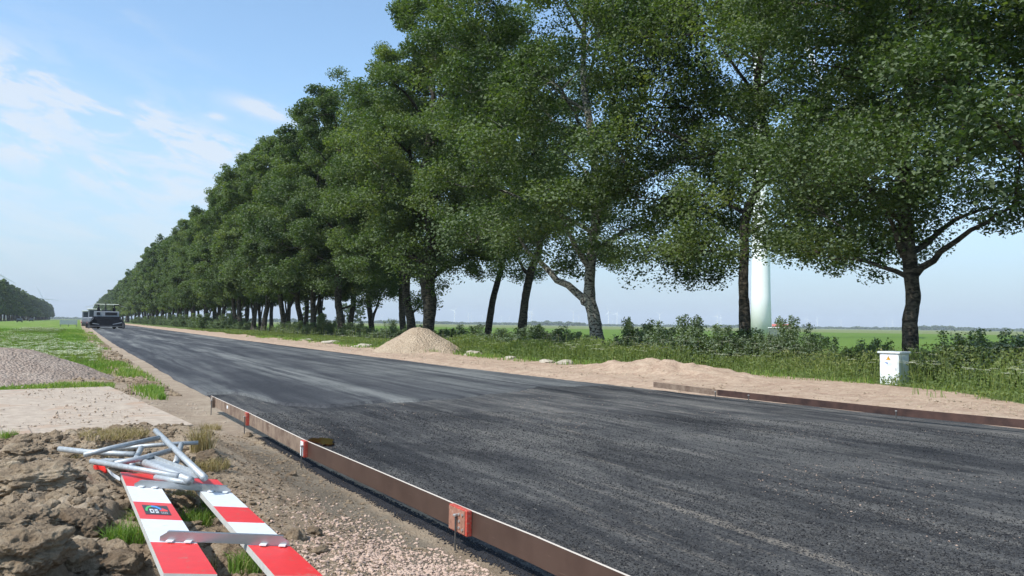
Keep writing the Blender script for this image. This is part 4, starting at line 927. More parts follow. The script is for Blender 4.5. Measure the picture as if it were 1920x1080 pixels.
V += np.stack([xx, yy, zz], 1)[:, None, :]
me = meshdata('asphalt_aggregate', V.reshape(-1, 3), (of_[None]+np.arange(n)[:, None, None]*6).reshape(-1, 3), False, None, [m])
tag(obj('asphalt_aggregate', me), 'coarse black and grey stone grains of the fresh asphalt surface', 'asphalt grains', kind='stuff')
n = 4000; xx = 3+rng.random(n)*10.5; yy = 3.5+rng.random(n)**1.3*16; kp = vnoise(xx*1.1, yy*.35, 67) > .55; xx, yy = xx[kp], yy[kp]
stones('road_grit', np.stack([xx, yy, 0*xx+.014], 1), .008+.012*rng.random(len(xx))**2, 'stone_pink', 'loose pale grit scattered on the fresh asphalt', 'grit', 16)
n = 16000; xx = -1.+rng.random(n)*3.4; yy = 3.4+rng.random(n)**1.3*9; kp = rng.random(n) < .2+.9*vnoise(xx*2, yy*2, 17); xx, yy = xx[kp], yy[kp]
stones('soil_crumbs', np.stack([xx, yy, zl_full(xx, yy)+.003], 1), .008+.045*rng.random(len(xx))**5, 'clay', 'small dry clay crumbs scattered over the dug soil', 'soil crumbs', 5)
n = 5000; xx = -2.3+rng.random(n)*5; yy = 12+rng.random(n)**1.2*16; xx = np.minimum(xx, Lx(yy)-.35-rng.random(n)*.3); kp = rng.random(n) < .1+1.1*sst(.45, .7, vnoise(xx*1.5, yy*.9, 27)); xx, yy = xx[kp], yy[kp]
stones('sandy_crumbs', np.stack([xx, yy, zl_full(xx, yy)+.004+.12*((xx < 1.4) & (yy < 20) & (yy>12.3))], 1), .012+.045*rng.random(len(xx))**4, 'plate', 'pinkish rubble bits strewn over the plates and track', 'rubble', 6)
n = 6000; yy = 8+rng.random(n)**1.6*70; xx = Rx(yy)+.1+rng.random(n)*3.2; kp = rng.random(n) < .15+vnoise(xx*.9, yy*.6, 37)**2; xx, yy = xx[kp], yy[kp]
stones('shoulder_pebbles', np.stack([xx, yy, zv_right(xx, yy)+.005], 1), .02+.07*rng.random(len(xx))**3, 'heap_sand', 'sandy pebbles and lumps along the far shoulder', 'pebbles', 7)

def lump(name, loc, dim, mat, label, cat, seed, rough=.28, sub=4, group=None, rz=0):
    """irregular clod: displaced icosphere"""
    import bmesh
    bmh = bmesh.new(); bmesh.ops.create_icosphere(bmh, subdivisions=sub, radius=1.); me = bpy.data.meshes.new(name); bmh.to_mesh(me); bmh.free()
    co = np.zeros(len(me.vertices)*3, np.float32); me.vertices.foreach_get('co', co); c_ = co.reshape(-1, 3).astype(float)
    from mathutils import noise as mn
    of = Vector((seed*1.37, seed*.71, seed*2.1)); k = np.empty(len(c_))
    for i, p in enumerate(c_.tolist()):
        v = Vector(p); a = mn.fractal(v*1.3+of, .9, 2.1, 4); c1 = mn.voronoi(v*2.6+of)[0][0]; c2 = mn.voronoi(v*6.5+of)[0][0]; c3 = mn.voronoi(v*(14 if sub > 4 else 9)+of)[0][0]
        k[i] = 1+rough*(a*.9-.55*c1-.4*c2-.22*c3+.35)
    c_ = c_*k[:, None]*np.array(dim)/2
    me.vertices.foreach_set('co', c_.astype(np.float32).ravel()); me.polygons.foreach_set('use_smooth', [True]*len(me.polygons)); me.materials.append(MT[mat]); me.update()
    o = obj(name, me); o.location = loc; o.rotation_euler = (0, 0, rz); return tag(o, label, cat, group)
GC = 'clods of dug clay around the planks'
for i, (px, py, dx, dy, dz, mt, lab) in enumerate([
    (65, 908, .62, .5, .24, 'clay', 'largest clay clod on the left with a dark broken underside'), (140, 962, .46, .38, .2, 'clay_dark', 'broad clay clod right of and below the largest one'), (30, 990, .5, .45, .22, 'clay', 'clay clod at the left photo edge below the largest one'),
    (165, 1005, .26, .24, .2, 'clay_dark', 'round clod with a hollow just left of the bright grass tuft'), (45, 1055, .5, .45, .25, 'clay', 'pale clod filling the bottom left corner'), (140, 1062, .32, .3, .2, 'clay', 'knobbly clod at the bottom edge right of the corner clod'),
    (225, 1065, .26, .24, .14, 'clay_dark', 'dark clod at the bottom edge touching the stickered plank'), (555, 1008, .17, .15, .13, 'clay', 'rounded stone like clod at the right side of the plain plank'), (590, 1000, .12, .1, .08, 'clay_dark', 'small dark clod behind the rounded one by the plain plank'),
    (600, 1035, .14, .1, .06, 'clay', 'flat clod just below the rounded one by the plain plank'), (465, 818, .25, .14, .09, 'clay_dark', 'dark cracked clod lying near the second steel pin'), (488, 832, .18, .12, .06, 'clay', 'flat pale clod in front of the dark cracked one'),
    (548, 890, .14, .1, .07, 'clay_dark', 'small dark clod left of the puddle pin'), (525, 868, .12, .09, .05, 'clay_dark', 'smaller dark clod beyond the one left of the puddle pin'), (85, 838, .3, .2, .09, 'clay', 'clod at the left end of the steel tubes'), (40, 855, .4, .4, .16, 'clay', 'crumbly clod near the corner of the small steel plate'),
    (240, 815, 1.0, .38, .26, 'clay_dark', 'long sod clod with matted straw behind the steel tubes'), (378, 812, .34, .26, .14, 'clay_dark', 'sod lump at the corner of the large steel plate'), (392, 868, .34, .3, .22, 'clay_dark', 'rooty sod lump right of the steel tubes'), (345, 965, .2, .16, .12, 'clay', 'clod between the planks below the straw'), (370, 1010, .26, .2, .12, 'clay', 'clod between the planks above the lower bracket'),
    (430, 1040, .24, .2, .13, 'clay', 'clod between the planks just below the lower bracket'), (125, 925, .26, .2, .1, 'clay', 'clod in the hollow between the largest clod and the planks')]):
    p = gp(px, py, .3)
    for _ in range(3): p = gp(px, py, groundL(p[0], p[1]))
    lump('soil_clod', (p[0], p[1], groundL(p[0], p[1])+dz*.12), (dx, dy, dz), mt, lab, 'clod', 200+i, .34, 6 if dx > .45 else 5 if dx > .2 else 4, GC, i*1.1)

# ---------------------------------------------------------------- striped barrier lying on the soil
pa, pb, pc_ = .5, -.06, -.02
pa0 = pa-pb*.6-pc_*5.2
def pl(x, y, lift=0.):
    d = ray(x, y); t = (pa0+lift-H)/(d[2]-pb*d[0]-pc_*d[1]); return np.array([0, 0, H])+d*t
nP = np.array([-pb, -pc_, 1.]); nP /= np.linalg.norm(nP)
bar = thing('striped_barrier', 'red and white striped barrier of two planks joined by metal brackets, lying on the soil', 'road barrier', tuple(pl(400, 980)-[0, 0, .05]))
bo = np.array(bar.location)
def plank(TL, TR, BR, BL, ys, label):
    TL, TR, BR, BL = [pl(*q)-bo for q in (TL, TR, BR, BL)]
    Lp = pl(*ys[0]) if False else None
    th = .038; ts = []
    for y in ys:   # photo rows of the stripe boundaries on the left edge
        (x0, y0), (x1, y1) = ys_edge; f = (y-y0)/(y1-y0); q = pl(x0+(x1-x0)*f, y)-bo; ts.append(np.linalg.norm(q-TL)/np.linalg.norm(BL-TL))
    ts = [0]+ts+[1]; V, Fs, mi = [], [], []
    for t in ts:
        for A, B in ((TL, BL), (TR, BR)): V.append(A*(1-t)+B*t)
        for A, B in ((TR, BR), (TL, BL)): V.append(A*(1-t)+B*t-nP*th)
    for i in range(len(ts)-1):
        a, b_ = i*4, i*4+4; Fs += [[a, b_, b_+1, a+1], [a+1, b_+1, b_+2, a+2], [a+2, b_+2, b_+3, a+3], [a+3, b_+3, b_, a]]; mi += [i % 2+1, 0, 0, 0]
    Fs += [[0, 1, 2, 3], [len(V)-1, len(V)-2, len(V)-3, len(V)-4]]; mi += [0, 0]
    o = obj('plank', meshdata('plank', V, np.array(Fs), False, None, [MT['panel_edge'], MT['panel_red'], MT['panel_white']], mi), bar)
    o['label'] = label; return o
ys_edge = ((225.8, 885), (306.8, 1075))
k1 = plank((225.8, 885), (285.8, 889), (407.4, 1076.7), (306.8, 1075), [911, 940, 972.5, 1016], 'left striped plank with a dark sticker on its middle red stripe')
ys_edge = ((353, 896), (515, 1079.6))
k2 = plank((353, 896), (407.4, 899), (605.8, 1080), (515, 1079.6), [920, 949, 978.5, 1022], 'right striped plank without sticker')
# reinforcing brackets: upright sheet with a folded top flange and lugs
def bracket(A, B, h, label):
    A, B = pl(*A)-bo, pl(*B)-bo; d = (B-A); L = np.linalg.norm(d); d /= L; s = np.cross(nP, d)
    e = .035; mb = MB()
    prof = [A+nP*.004, B+nP*.004, B+nP*(h*.55), B-d*e+nP*h, A+d*e+nP*h, A+nP*(h*.55)]
    mb.prism(prof, s*.004); b_ = mb.build('bracket', 'aluminium', bar); b_['label'] = label
    mb = MB(); mb.prism([A+d*e+nP*h, B-d*e+nP*h, B-d*e+nP*(h+.004), A+d*e+nP*(h+.004)], s*.03); mb.build('flange', 'aluminium', b_)
    for f in (.06, .2, .78, .93):
        P_ = A+d*(L*f)+nP*.006; mb = MB(); mb.prism([P_, P_+d*.035, P_+d*.035-s*.03, P_-s*.03], nP*.006); mb.build('lug', 'white_paint', b_)
bracket((251.5, 913), (432, 925), .045, 'upper bracket of pale metal')
bracket((299, 1015.5), (541, 1025), .05, 'lower shiny metal bracket')
# sticker with lettering on the left plank
def stk(poly, mat, name, lift, parent=k1):
    P_ = [pl(x, y)-bo+nP*lift for x, y in poly]; MB().prism(P_, nP*.0012).build(name, mat, parent)
def zz5(x, y): return (200+x/4.571, 870+y/4.571)
stk([zz5(300, 352), zz5(515, 362), zz5(556, 441), zz5(336, 432)], 'sticker_dark', 'sticker', .001)
def stq(u, v):   # sticker coordinates 0..1 -> photo
    a = np.array(zz5(300, 352)); b_ = np.array(zz5(515, 362)); c_ = np.array(zz5(556, 441)); d_ = np.array(zz5(336, 432)); p = (a*(1-u)+b_*u)*(1-v)+(d_*(1-u)+c_*u)*v; return (p[0], p[1])
def arc(u0, v0, r1, r2, a0, a1, mat, name):
    P_ = [stq(u0+r*math.cos(t)*.62, v0-r*math.sin(t)) for r, rng_ in ((r1, np.linspace(a0, a1, 8)), (r2, np.linspace(a1, a0, 8))) for t in rng_]
    stk(P_, mat, name, .0025)
arc(.4, .62, .42, .56, math.pi*.55, math.pi*1.02, 'sticker_green', 'green_arc'); arc(.4, .62, .42, .56, math.pi*.08, math.pi*.55, 'sticker_blue', 'blue_arc')
stk([stq(.62, .52), stq(.75, .3), stq(.93, .52), stq(.93, .62), stq(.62, .62)], 'sticker_red' if 'sticker_red' in MT else 'tape_red', 'red_mark', .0025)
for (u, v, wd, hg) in [(.22, .45, .04, .4), (.26, .45, .1, .08), (.34, .5, .035, .28), (.26, .77, .1, .08), (.42, .45, .12, .08), (.42, .45, .035, .22), (.42, .6, .12, .08), (.51, .62, .035, .22), (.42, .77, .12, .08)]:
    stk([stq(u, v), stq(u+wd, v), stq(u+wd, v+hg), stq(u, v+hg)], 'panel_white', 'letter_stroke', .003)
for u in (.64, .71, .78, .85): stk([stq(u, .68), stq(u+.035, .68), stq(u+.035, .92), stq(u, .92)], 'sticker_grey', 'grey_bar', .0025)

# ---------------------------------------------------------------- heap of galvanised tubes
def z4(x, y): return (100+x/6., 780+y/6.)
def tp(x, y, z): return gp(*z4(x, y), z)
def tubes(parts, label, name='barrier_stand', cat='steel tubes', mat='galvanised'):
    c0 = tp(*parts[0][1][0]); t = thing(name, label, cat, (c0[0], c0[1], .3), 0, 'galvanised tubes heaped behind the planks'); o_ = np.array([c0[0], c0[1], .3])
    for nm, P_, r in parts: MB().tube([tp(*q)-o_ for q in P_], r*.84, 14).build(nm, mat, t, True)
tubes([('post', [(1150, 165, .62), (1700, 695, .6)], .030), ('arm', [(1190, 245, .62), (700, 350, .60), (345, 440, .56)], .026), ('arm', [(1335, 385, .6), (980, 480, .585), (690, 535, .57)], .026)], 'topmost galvanised stand whose long diagonal tube crosses the heap')
tubes([('post', [(1630, 300, .50), (1250, 320, .5), (640, 372, .48)], .024), ('arm', [(1440, 320, .5), (1372, 550, .48)], .030)], 'galvanised T shaped stand lying under the diagonal tube, right end at the straw')
tubes([('post', [(70, 370, .46), (350, 402, .47), (915, 432, .5)], .030), ('arm', [(990, 360, .5), (935, 470, .49), (880, 560, .46)], .030)], 'pale tube with a flattened left end lying in the clay')
tubes([('post', [(430, 508, .56), (900, 590, .56), (1405, 675, .57)], .026)], 'tube with red and white tape knotted on its left end', 'steel_tube')
tubes([('post', [(935, 492, .55), (1200, 590, .55), (1540, 725, .56)], .036)], 'thickest pale tube, pointing at the upper end of the right plank', 'steel_tube')
tubes([('post', [(1150, 690, .54), (1525, 752, .54)], .024)], 'short tube just above the upper bracket between the planks', 'steel_tube')
A_, B_ = tp(1062, 460, .56), tp(1690, 690, .57); d_ = B_-A_; s_ = np.cross([0, 0, 1.], d_); s_ /= np.linalg.norm(s_)
t = thing('steel_profile', 'flat galvanised angle profile beside the thickest tube', 'steel profile', tuple(A_)); Z0 = np.zeros(3)
MB().prism([Z0, d_, d_-s_*.075, -s_*.075], (0, 0, .005)).build('web', 'galvanised', t); MB().prism([Z0+[0, 0, .005], d_+[0, 0, .005], d_+[0, 0, .03], [0, 0, .03]], s_*.004).build('lip', 'galvanised', t)
A_, B_ = tp(400, 475, .47), tp(905, 490, .49); d_ = B_-A_; s_ = np.cross([0, 0, 1.], d_); s_ /= np.linalg.norm(s_)
t = thing('steel_profile', 'flat grey channel lying low under the pale flattened tube', 'steel profile', tuple(A_))
MB().prism([Z0, d_, d_-s_*.08, -s_*.08], (0, 0, .005)).build('web', 'galvanised', t); MB().prism([-s_*.08, d_-s_*.08, d_-s_*.08-[0, 0, .04], -s_*.08-[0, 0, .04]], -s_*.004).build('lip', 'galvanised', t)
# barrier tape
t = thing('barrier_tape', 'crumpled red and white tape hanging off the left end of a tube', 'tape', tuple(tp(520, 560, .5))); o_ = np.array(t.location)
def ribbon(Ps, wd, mat, nm):
    Ps = [tp(*q)-o_ for q in Ps]; V, Fs = [], []
    for i, p in enumerate(Ps):
        k = rng.normal(size=3)*.012; V += [p+k, p+np.array([.01, -.01, -wd*(.7+.5*rng.random())])+k*.5]
    fin = []
    me = meshdata('tape', V, np.array([[2*i, 2*i+1, 2*i+3, 2*i+2] for i in range(len(Ps)-1)]), True, None, [MT[mat]]); o = obj(nm, me, t); s = o.modifiers.new('s', 'SOLIDIFY'); s.thickness = .002; s = o.modifiers.new('ss', 'SUBSURF'); s.levels = 1; s.render_levels = 2
ribbon([(440, 512, .56), (470, 530, .57), (510, 540, .55), (545, 550, .56), (590, 575, .54)], .05, 'tape_red', 'red_length')
ribbon([(455, 525, .55), (500, 560, .53), (560, 600, .52), (600, 610, .51)], .035, 'tape_red', 'red_length')
ribbon([(585, 570, .54), (625, 595, .53), (660, 640, .5), (700, 665, .48), (735, 685, .47)], .04, 'panel_white', 'white_length')

# ---------------------------------------------------------------- heaps
def heap(name, cx, cy, rx, ry, h, mat, label, seed, lobes=(), res=110, flat=.0, z0=-.05):
    xs = np.linspace(-1.25, 1.25, res)
    def zf(X, Y):
        wv = 1+.12*fbm(X*1.6, Y*1.6, 3, seed); r = np.hypot(X, Y)*wv; z = np.clip(1-r, 0, 1); z = np.where(z > .82-flat, .82-flat+(z-.82+flat)*.35, z)
        for (lx_, ly_, lr, lh) in lobes: z = np.maximum(z, lh*np.clip(1-np.hypot(X-lx_, Y-ly_)/lr, 0, 1))
        ed = sst(.0, .12, z)
        Z = z*h*1.12+ed*(.05*fbm(X*rx*1.1, Y*ry*1.1, 5, seed+4, .6)*h+.018*fbm(X*rx*7, Y*ry*7, 4, seed+9, .7))
        return X*rx, Y*ry, np.where(z <= 0, -.12, Z)
    o = obj(name, gridmesh(name, xs, xs, zf, MT[mat])); o.location = (cx, cy, z0); return tag(o, label, 'heap')
heap('sand_pile', 16.9, 41.0, 2.75, 2.9, 1.5, 'heap_sand', 'tall cone of pale sand on the far shoulder in front of a thick trunk', 4, [(-.1, .15, .8, .8)], z0=.02)
heap('gravel_heap', -2.0, 25.4, 3.15, 4.2, 1.0, 'heap_gravel', 'wide low heap of pinkish gravel on the left behind the steel plates', 8, [(-.3, -.2, .9, .8), (.0, -.35, .75, .6)], 150, .1, z0=.0)
GR = 'pale sand lumps along the far shoulder edge'
for i, (px, py, X_, dx, dz, lab) in enumerate([(888, 672, 17.9, 1.0, .42, 'biggest pale lump right of the sand pile'), (958, 683, 17.7, .8, .26, 'pale lump second right of the sand pile'), (1025, 686, 17.6, .7, .24, 'pale lump third right of the sand pile'), (1060, 688, 17.6, .8, .34, 'pale lump nearest to the spoil ridge'),
        (575, 641, 16.8, 1.4, .3, 'farthest pale lump on the shoulder, left of the sand pile'), (622, 645, 16.8, 1.9, .4, 'pale lump below the lone dark trunk'), (682, 657, 16.4, 1.6, .42, 'pale lump touching the left foot of the sand pile')]):
    p = gx(px, py, X=X_); lump('sand_lump', (X_, p[1], groundR(X_, p[1])+dz*.1), (dx, dx*.8, dz), 'rubble', lab, 'lump', 300+i, .3, 4, GR, i)
heapx = gp(640, 600, 0)

# ---------------------------------------------------------------- far formwork
ft = [(1225, 716), (1345, 730.5), (1600, 757), (1690, 766), (1920, 787), (2150, 806)]
FP = [gp(*p, .24) for p in ft]; fz = [.1]*6
for (a, b_), mt, lab in [((0, 1), 'plywood_worn', 'short grey board at the left end of the far formwork'), ((1, 3), 'plywood_dark', 'long dark red brown board of the far formwork, left of the pink mark'), ((3, 5), 'plywood_dark', 'dark red brown board of the far formwork running out at the right edge')]:
    P_ = [p.copy() for p in FP[a:b_+1]]
    board('formwork_board', P_, fz[a:b_+1], [mt, 'plywood_worn'], lab, 'formwork boards along the far road edge')
for px, lab in [(1416, 'far steel pin below the left part of the long dark board'), (1683, 'far steel pin at the pink mark of the dark board'), (1345, 'far steel pin where grey and dark boards meet')]:
    i = max(j for j in range(5) if ft[j][0] <= px); f = (px-ft[i][0])/(ft[i+1][0]-ft[i][0]); p = FP[i]*(1-f)+FP[i+1]*f; pin(p[0]-.1, p[1]-.04, .2, lab, .011)

# ---------------------------------------------------------------- cable cabinet
cab = thing('cable_cabinet', 'white electrical cabinet with a yellow warning triangle standing in the tall herbs', 'cabinet', (21.2, 14.55, -.02), R(9)); 
MB().box((0, 0, .5), (.62, .56, 1.0), bev=.008).build('housing', 'cabinet_grey', cab)
MB().box((0, 0, 1.03), (.72, .66, .06), bev=.012).build('lid', 'cabinet_grey', cab)
dr = MB().box((-.316, 0, .52), (.012, .52, .9), bev=.004).build('door', 'white_paint', cab); MB().box((-.328, -.2, .55), (.012, .02, .09), bev=.003).build('handle', 'bolt', dr)
def tri(y, z, s, x, mat, nm, par): return MB().prism([(x, y-s, z-s*.8), (x, y+s, z-s*.8), (x, y, z+s)], (-.002, 0, 0)).build(nm, mat, par)
sg = tri(.02, .86, .068, -.324, 'sign_black', 'warning_sign', cab); tri(.02, .858, .056, -.3265, 'sign_yellow', 'triangle', sg)
MB().prism([(-.3295, .028, .895), (-.3295, .0, .855), (-.3295, .018, .857), (-.3295, .008, .825), (-.3295, .036, .866), (-.3295, .02, .864)], (-.0015, 0, 0)).build('bolt_mark', 'sign_black', sg)
lg = MB().prism([(-.3235, .13, .735), (-.3235, .04, .735), (-.3235, .04, .69), (-.3235, .07, .70), (-.3235, .09, .715), (-.3235, .13, .72)], (-.002, 0, 0)).build('logo', 'sign_blue', cab)
for z, y0, y1 in ((.705, .02, -.08), (.675, .06, -.09), (.645, .06, -.06)): MB().prism([(-.3235, y0, z), (-.3235, y1, z), (-.3235, y1, z+.011), (-.3235, y0, z+.011)], (-.0015, 0, 0)).build('print_line', 'print_grey', cab)

# ---------------------------------------------------------------- wind turbines
def turb_meshes(r0_, r1_, hub, bl, mat='turbine_white', sides=10):
    ns_ = 10; tw = MB().tube([(0, 0, hub*i/ns_) for i in range(ns_+1)], [r0_+(r1_-r0_)*(i/ns_)**.6 for i in range(ns_+1)], sides).data('turbine_tower', mat, True)
    na = MB().box((0, 1.5, hub+r1_*.9), (r1_*2.2, r1_*5.2, r1_*2.3), bev=r1_*.4).data('nacelle', mat)
    hb = MB().tube([(0, -r1_*1.2, hub+r1_*.9), (0, -r1_*2.0, hub+r1_*.9), (0, -r1_*2.8, hub+r1_*.9)], [r1_*1.0, r1_*.9, r1_*.2], 10).data('hub', mat, True)
    B = MB(); P_ = []
    for i in range(7):
        f = i/6.; ch = bl*.075*(1-f*.8) if i else bl*.035; th = bl*.02*(1-f)+.06; P_.append([(-ch*.35, -th, f*bl), (ch*.65, 0, f*bl), (-ch*.35, th, f*bl)])
    V = [p for q in P_ for p in q]; Fs = [[i*3+k, i*3+(k+1) % 3, i*3+3+(k+1) % 3, i*3+3+k] for i in range(6) for k in range(3)]+[[2, 1, 0], [18, 19, 20]]
    return tw, na, hb, B.add(V, Fs).data('blade', mat)
def turbine(x, y, z, ms, hub, r1_, rz, rot, label, group=None, s=1.):
    t = thing('wind_turbine', label, 'wind turbine', (x, y, z), rz, group); t.scale = (s, s, s)
    obj('tower', ms[0], t); obj('nacelle', ms[1], t); h = obj('hub', ms[2], t)
    for k in range(3):
        b_ = obj('blade', ms[3], t); b_.location = (0, -r1_*2., hub+r1_*.9); b_.rotation_euler = (0, rot+k*2.0944, 0)
    return t
big = turb_meshes(2.15, 1.25, 84., 38., sides=40)
tb = turbine(122.0, 113.4, -.4, big, 84., 1.25, R(-60), R(40), 'huge white turbine tower rising behind the trees, ladder at its foot')
k = 168.
mb = MB(); dl = np.array([-.74, -.67, 0]); 
for s in (-.35, .35): mb.tube([(-1.9+s, -1.5, .0), (-1.9+s, -1.5, 3.2)], .04, 5)
sd2 = thing('tmp', 'x', 'x') if False else None
st_ = MB()
for i in range(12): st_.box((-2.35, .6+0.0*i, .3+i*.26), (.5, .9, .05))
for s in (.15, 1.05): st_.box((-2.35, s, 1.8), (.06, .06, 3.4))
st_.build('entrance_ladder', 'machine_grey', tb)
kk = gx(1457, 628, Y=108); MB().box((0, 0, 1.), (2.4, 2.4, 2.0), bev=.05).build('housing', 'kiosk_green', thing('transformer_kiosk', 'low dark transformer kiosk behind the bushes right of the turbine tower', 'kiosk', (kk[0], kk[1], -.4), R(20)))
kt = bpy.data.objects['transformer_kiosk']; MB().box((0, 0, 2.08), (2.7, 2.7, .16), bev=.03).build('roof', 'cabinet_grey', kt)
small = turb_meshes(1.9, 1.1, 62., 26.)
TL_ = [(694, 581, 15, 'turbine right of the lone round field tree, its blades touching the leaves'), (716, 592, 9, 'tiny turbine just right of the one beside the round field tree'), (852, 582, 17, 'largest turbine on the right horizon, between sand pile and leaning trunks'), (884, 593, 10, 'turbine just right of the largest horizon one'), (878, 588, 9, 'fainter turbine close left of the one right of the largest'), (904, 593, 7, 'turbine left of the slender leaning trunk'),
       (940, 593, 10, 'turbine in the gap between the two leaning trunks'), (955, 594, 6, 'tiny turbine right in the gap between the leaning trunks'), (997, 585, 9, 'tall thin turbine of the close pair right of the leaning trunks'), (993, 588, 8, 'left turbine of the close pair right of the leaning trunks'), (1075, 585, 7, 'turbine above the wood left of the pale trunk'), (1085, 593, 7, 'low turbine just left of the pale trunk'),
       (1141, 585, 7, 'tall turbine just right of the pale trunk'), (1149, 600, 4, 'tiny turbine between the two taller ones right of the pale trunk'), (1157, 588, 8, 'turbine with raised blades, second tall one right of the pale trunk'), (1184, 600, 5, 'very small turbine left of the tallest light bush'), (1237, 589, 9, 'turbine above the light bushes left of centre gap'), (1345, 592, 8, 'left turbine of the pair beside the slim trunk'), (1352, 594, 6, 'right turbine of the pair beside the slim trunk'),
       (1444, 593, 5, 'turbine peeping out right behind the huge tower'), (1513, 598, 6, 'turbine above the small round horizon tree'), (1533, 597, 7, 'turbine right of the small round horizon tree'), (1577, 601, 5, 'lone turbine midway in the wide gap'), (1662, 603, 5, 'left turbine of the pair left of the rightmost trunk'), (1674, 602, 5, 'right turbine of the pair left of the rightmost trunk'), (1780, 606, 5, 'rightmost turbine of the horizon'), (1609, 609, 3, 'faintest tiny turbine in the wide gap')]
for i, (hx, hy, bl, lab) in enumerate(TL_):
    hor = 598+(hx-150)*.01257; D = 62*F/max(3., hor-hy+.7); D = min(D, 6800); s = (hor-hy+.7)*D/F/63.; d = ray(hx, 600); q = d[:2]/(d[:2]@fw[:2]/np.linalg.norm(fw[:2]))*D
    turbine(q[0], q[1], -.3, small, 62., 1.1, -math.atan2(d[0], d[1])+.25*math.sin(i*2.1), i*1.37, lab, 'wind turbines on the horizon', s)
for (hx, hy, D, hubh, bl, rot, lab) in [(79, 562, 3300, 84, 64, None, 'turbine whose two long blades show above the far left tree row'), (-24, 504, 1500, 96, 52, None, 'turbine outside the left edge, one blade reaching into the photo')]:
    ms = turb_meshes(2.2, 1.3, hubh, bl); d = ray(hx, 600); q = d[:2]/(d[:2]@fw[:2]/np.linalg.norm(fw[:2]))*D
    dx, dy = ((31, 2) if hx > 0 else (46, 28)); a = math.atan2(dx, -dy)   # blade direction, from up towards the right of the photo
    turbine(q[0], q[1], -.3, ms, hubh, 1.3, -math.atan2(d[0], d[1]), a, lab, 'wind turbines on the left')

# ---------------------------------------------------------------- barn, board, cars
p = gx(1466, 612, Y=900); t = thing('barn', 'low farm barn with a red roof on the horizon right of the turbine tower', 'barn', (p[0], p[1], -.35), R(-50)); s_ = 1.
MB().box((0, 0, 2.2), (30, 14, 4.4)).build('wall', 'barn_wall', t); mb = MB(); mb.prism([(-15.5, -8, 4.3), (-15.5, 8, 4.3), (-15.5, 0, 8.2)], (31, 0, 0)); mb.build('roof', 'roof_red', t)
pA, pB = gx(112, 603, Y=176), gx(145, 603, Y=176); cx = (pA+pB)/2; wd = pB[0]-pA[0]
t = thing('site_board', 'pale grey board on posts closing the verge left of the machines', 'site board', (cx[0], cx[1], 0)); MB().box((0, 0, 1.02), (wd, .05, .9), bev=.01).build('board', 'board_grey', t)
for s in (-1, 0, 1): MB().box((s*wd*.46, .06, .72), (.09, .09, 1.5), bev=.01).build('post', 'machine_grey', t)
def car(x, y, label, rz=0.):
    t = thing('car', label, 'car', (x, y, .13), rz); mb = MB(); P_ = [(-2.1, .35), (2.1, .35), (2.15, .7), (1.9, .95), (1.0, 1.0), (.5, 1.45), (-1.1, 1.48), (-1.9, 1.05), (-2.15, .8)]
    mb.prism([(-.85, a, z) for a, z in P_], (1.7, 0, 0)); mb.build('body', 'car_dark', t)
    MB().prism([(-.87, a, z) for a, z in [(.85, 1.03), (.45, 1.38), (-1.05, 1.4), (-1.6, 1.05)]], (1.74, 0, 0)).build('window', 'machine_glass', t)
    for a in (-1.35, 1.35):
        for s in (-1, 1): MB().tube([(s*.7, a, .33), (s*.88, a, .33)], .33, 12).build('wheel', 'rubber', t)
p = gx(88, 600, Y=265); car(-19.8, 345, 'dark car on the pale path, the nearer of two'); car(-21.4, 460, 'dark car on the pale path, the farther of two')

# ---------------------------------------------------------------- paving machines
px0 = gx(199, 612, Y=150)[0]
t = thing('road_paver', 'road paver with a dark open hopper and flat cream canopy, nearest of the machines', 'road paver', (px0, 150, .06)); t.scale = (.92, 1, 1.03)
MB().box((.1, 2.8, 1.75), (3.6, 5.2, 1.7), bev=.08).build('body', 'machine_white', t)
f_ = MB().box((.0, .12, 2.35), (4.2, .2, 1.1), bev=.04).build('front_cowl', 'machine_white', t)
MB().box((-1.35, .0, 2.5), (.6, .06, .5)).build('grille', 'machine_dark', f_); MB().box((.75, .0, 2.5), (2.0, .06, .5)).build('grille', 'machine_dark', f_)
hp = MB()
hp.prism([(-2.2, -.3, 2.05), (2.2, -.3, 2.05), (2.9, -.3, .95), (2.5, -.3, .55), (-2.5, -.3, .55), (-2.9, -.3, .95)], (0, .12, 0))
hp.prism([(-2.2, -.3, 1.9), (-2.9, -.3, .95), (-2.9, -2.0, .95), (-2.2, -2.0, 1.6)], (.1, 0, 0)); hp.prism([(2.2, -.3, 1.9), (2.9, -.3, .95), (2.9, -2.0, .95), (2.2, -2.0, 1.6)], (-.1, 0, 0)); hp.box((0, -1.2, .5), (4.8, 1.9, .12)); hp.box((0, -2.1, .62), (4.6, .08, .3))
h_ = hp.build('hopper', 'machine_dark', t)
MB().prism([(-2.3, -2.16, .85), (-1.2, -2.16, .72), (-1.2, -2.16, .8), (-2.3, -2.16, .98)], (0, -.04, 0)).build('edge_trim', 'machine_white', h_); MB().prism([(2.5, -2.16, 1.0), (1.0, -2.16, .72), (1.0, -2.16, .82), (2.5, -2.16, 1.14)], (0, -.04, 0)).build('edge_trim', 'machine_white', h_)
MB().box((0, -2.3, .42), (5.6, .2, .12), bev=.03).build('push_bar', 'machine_grey', t)
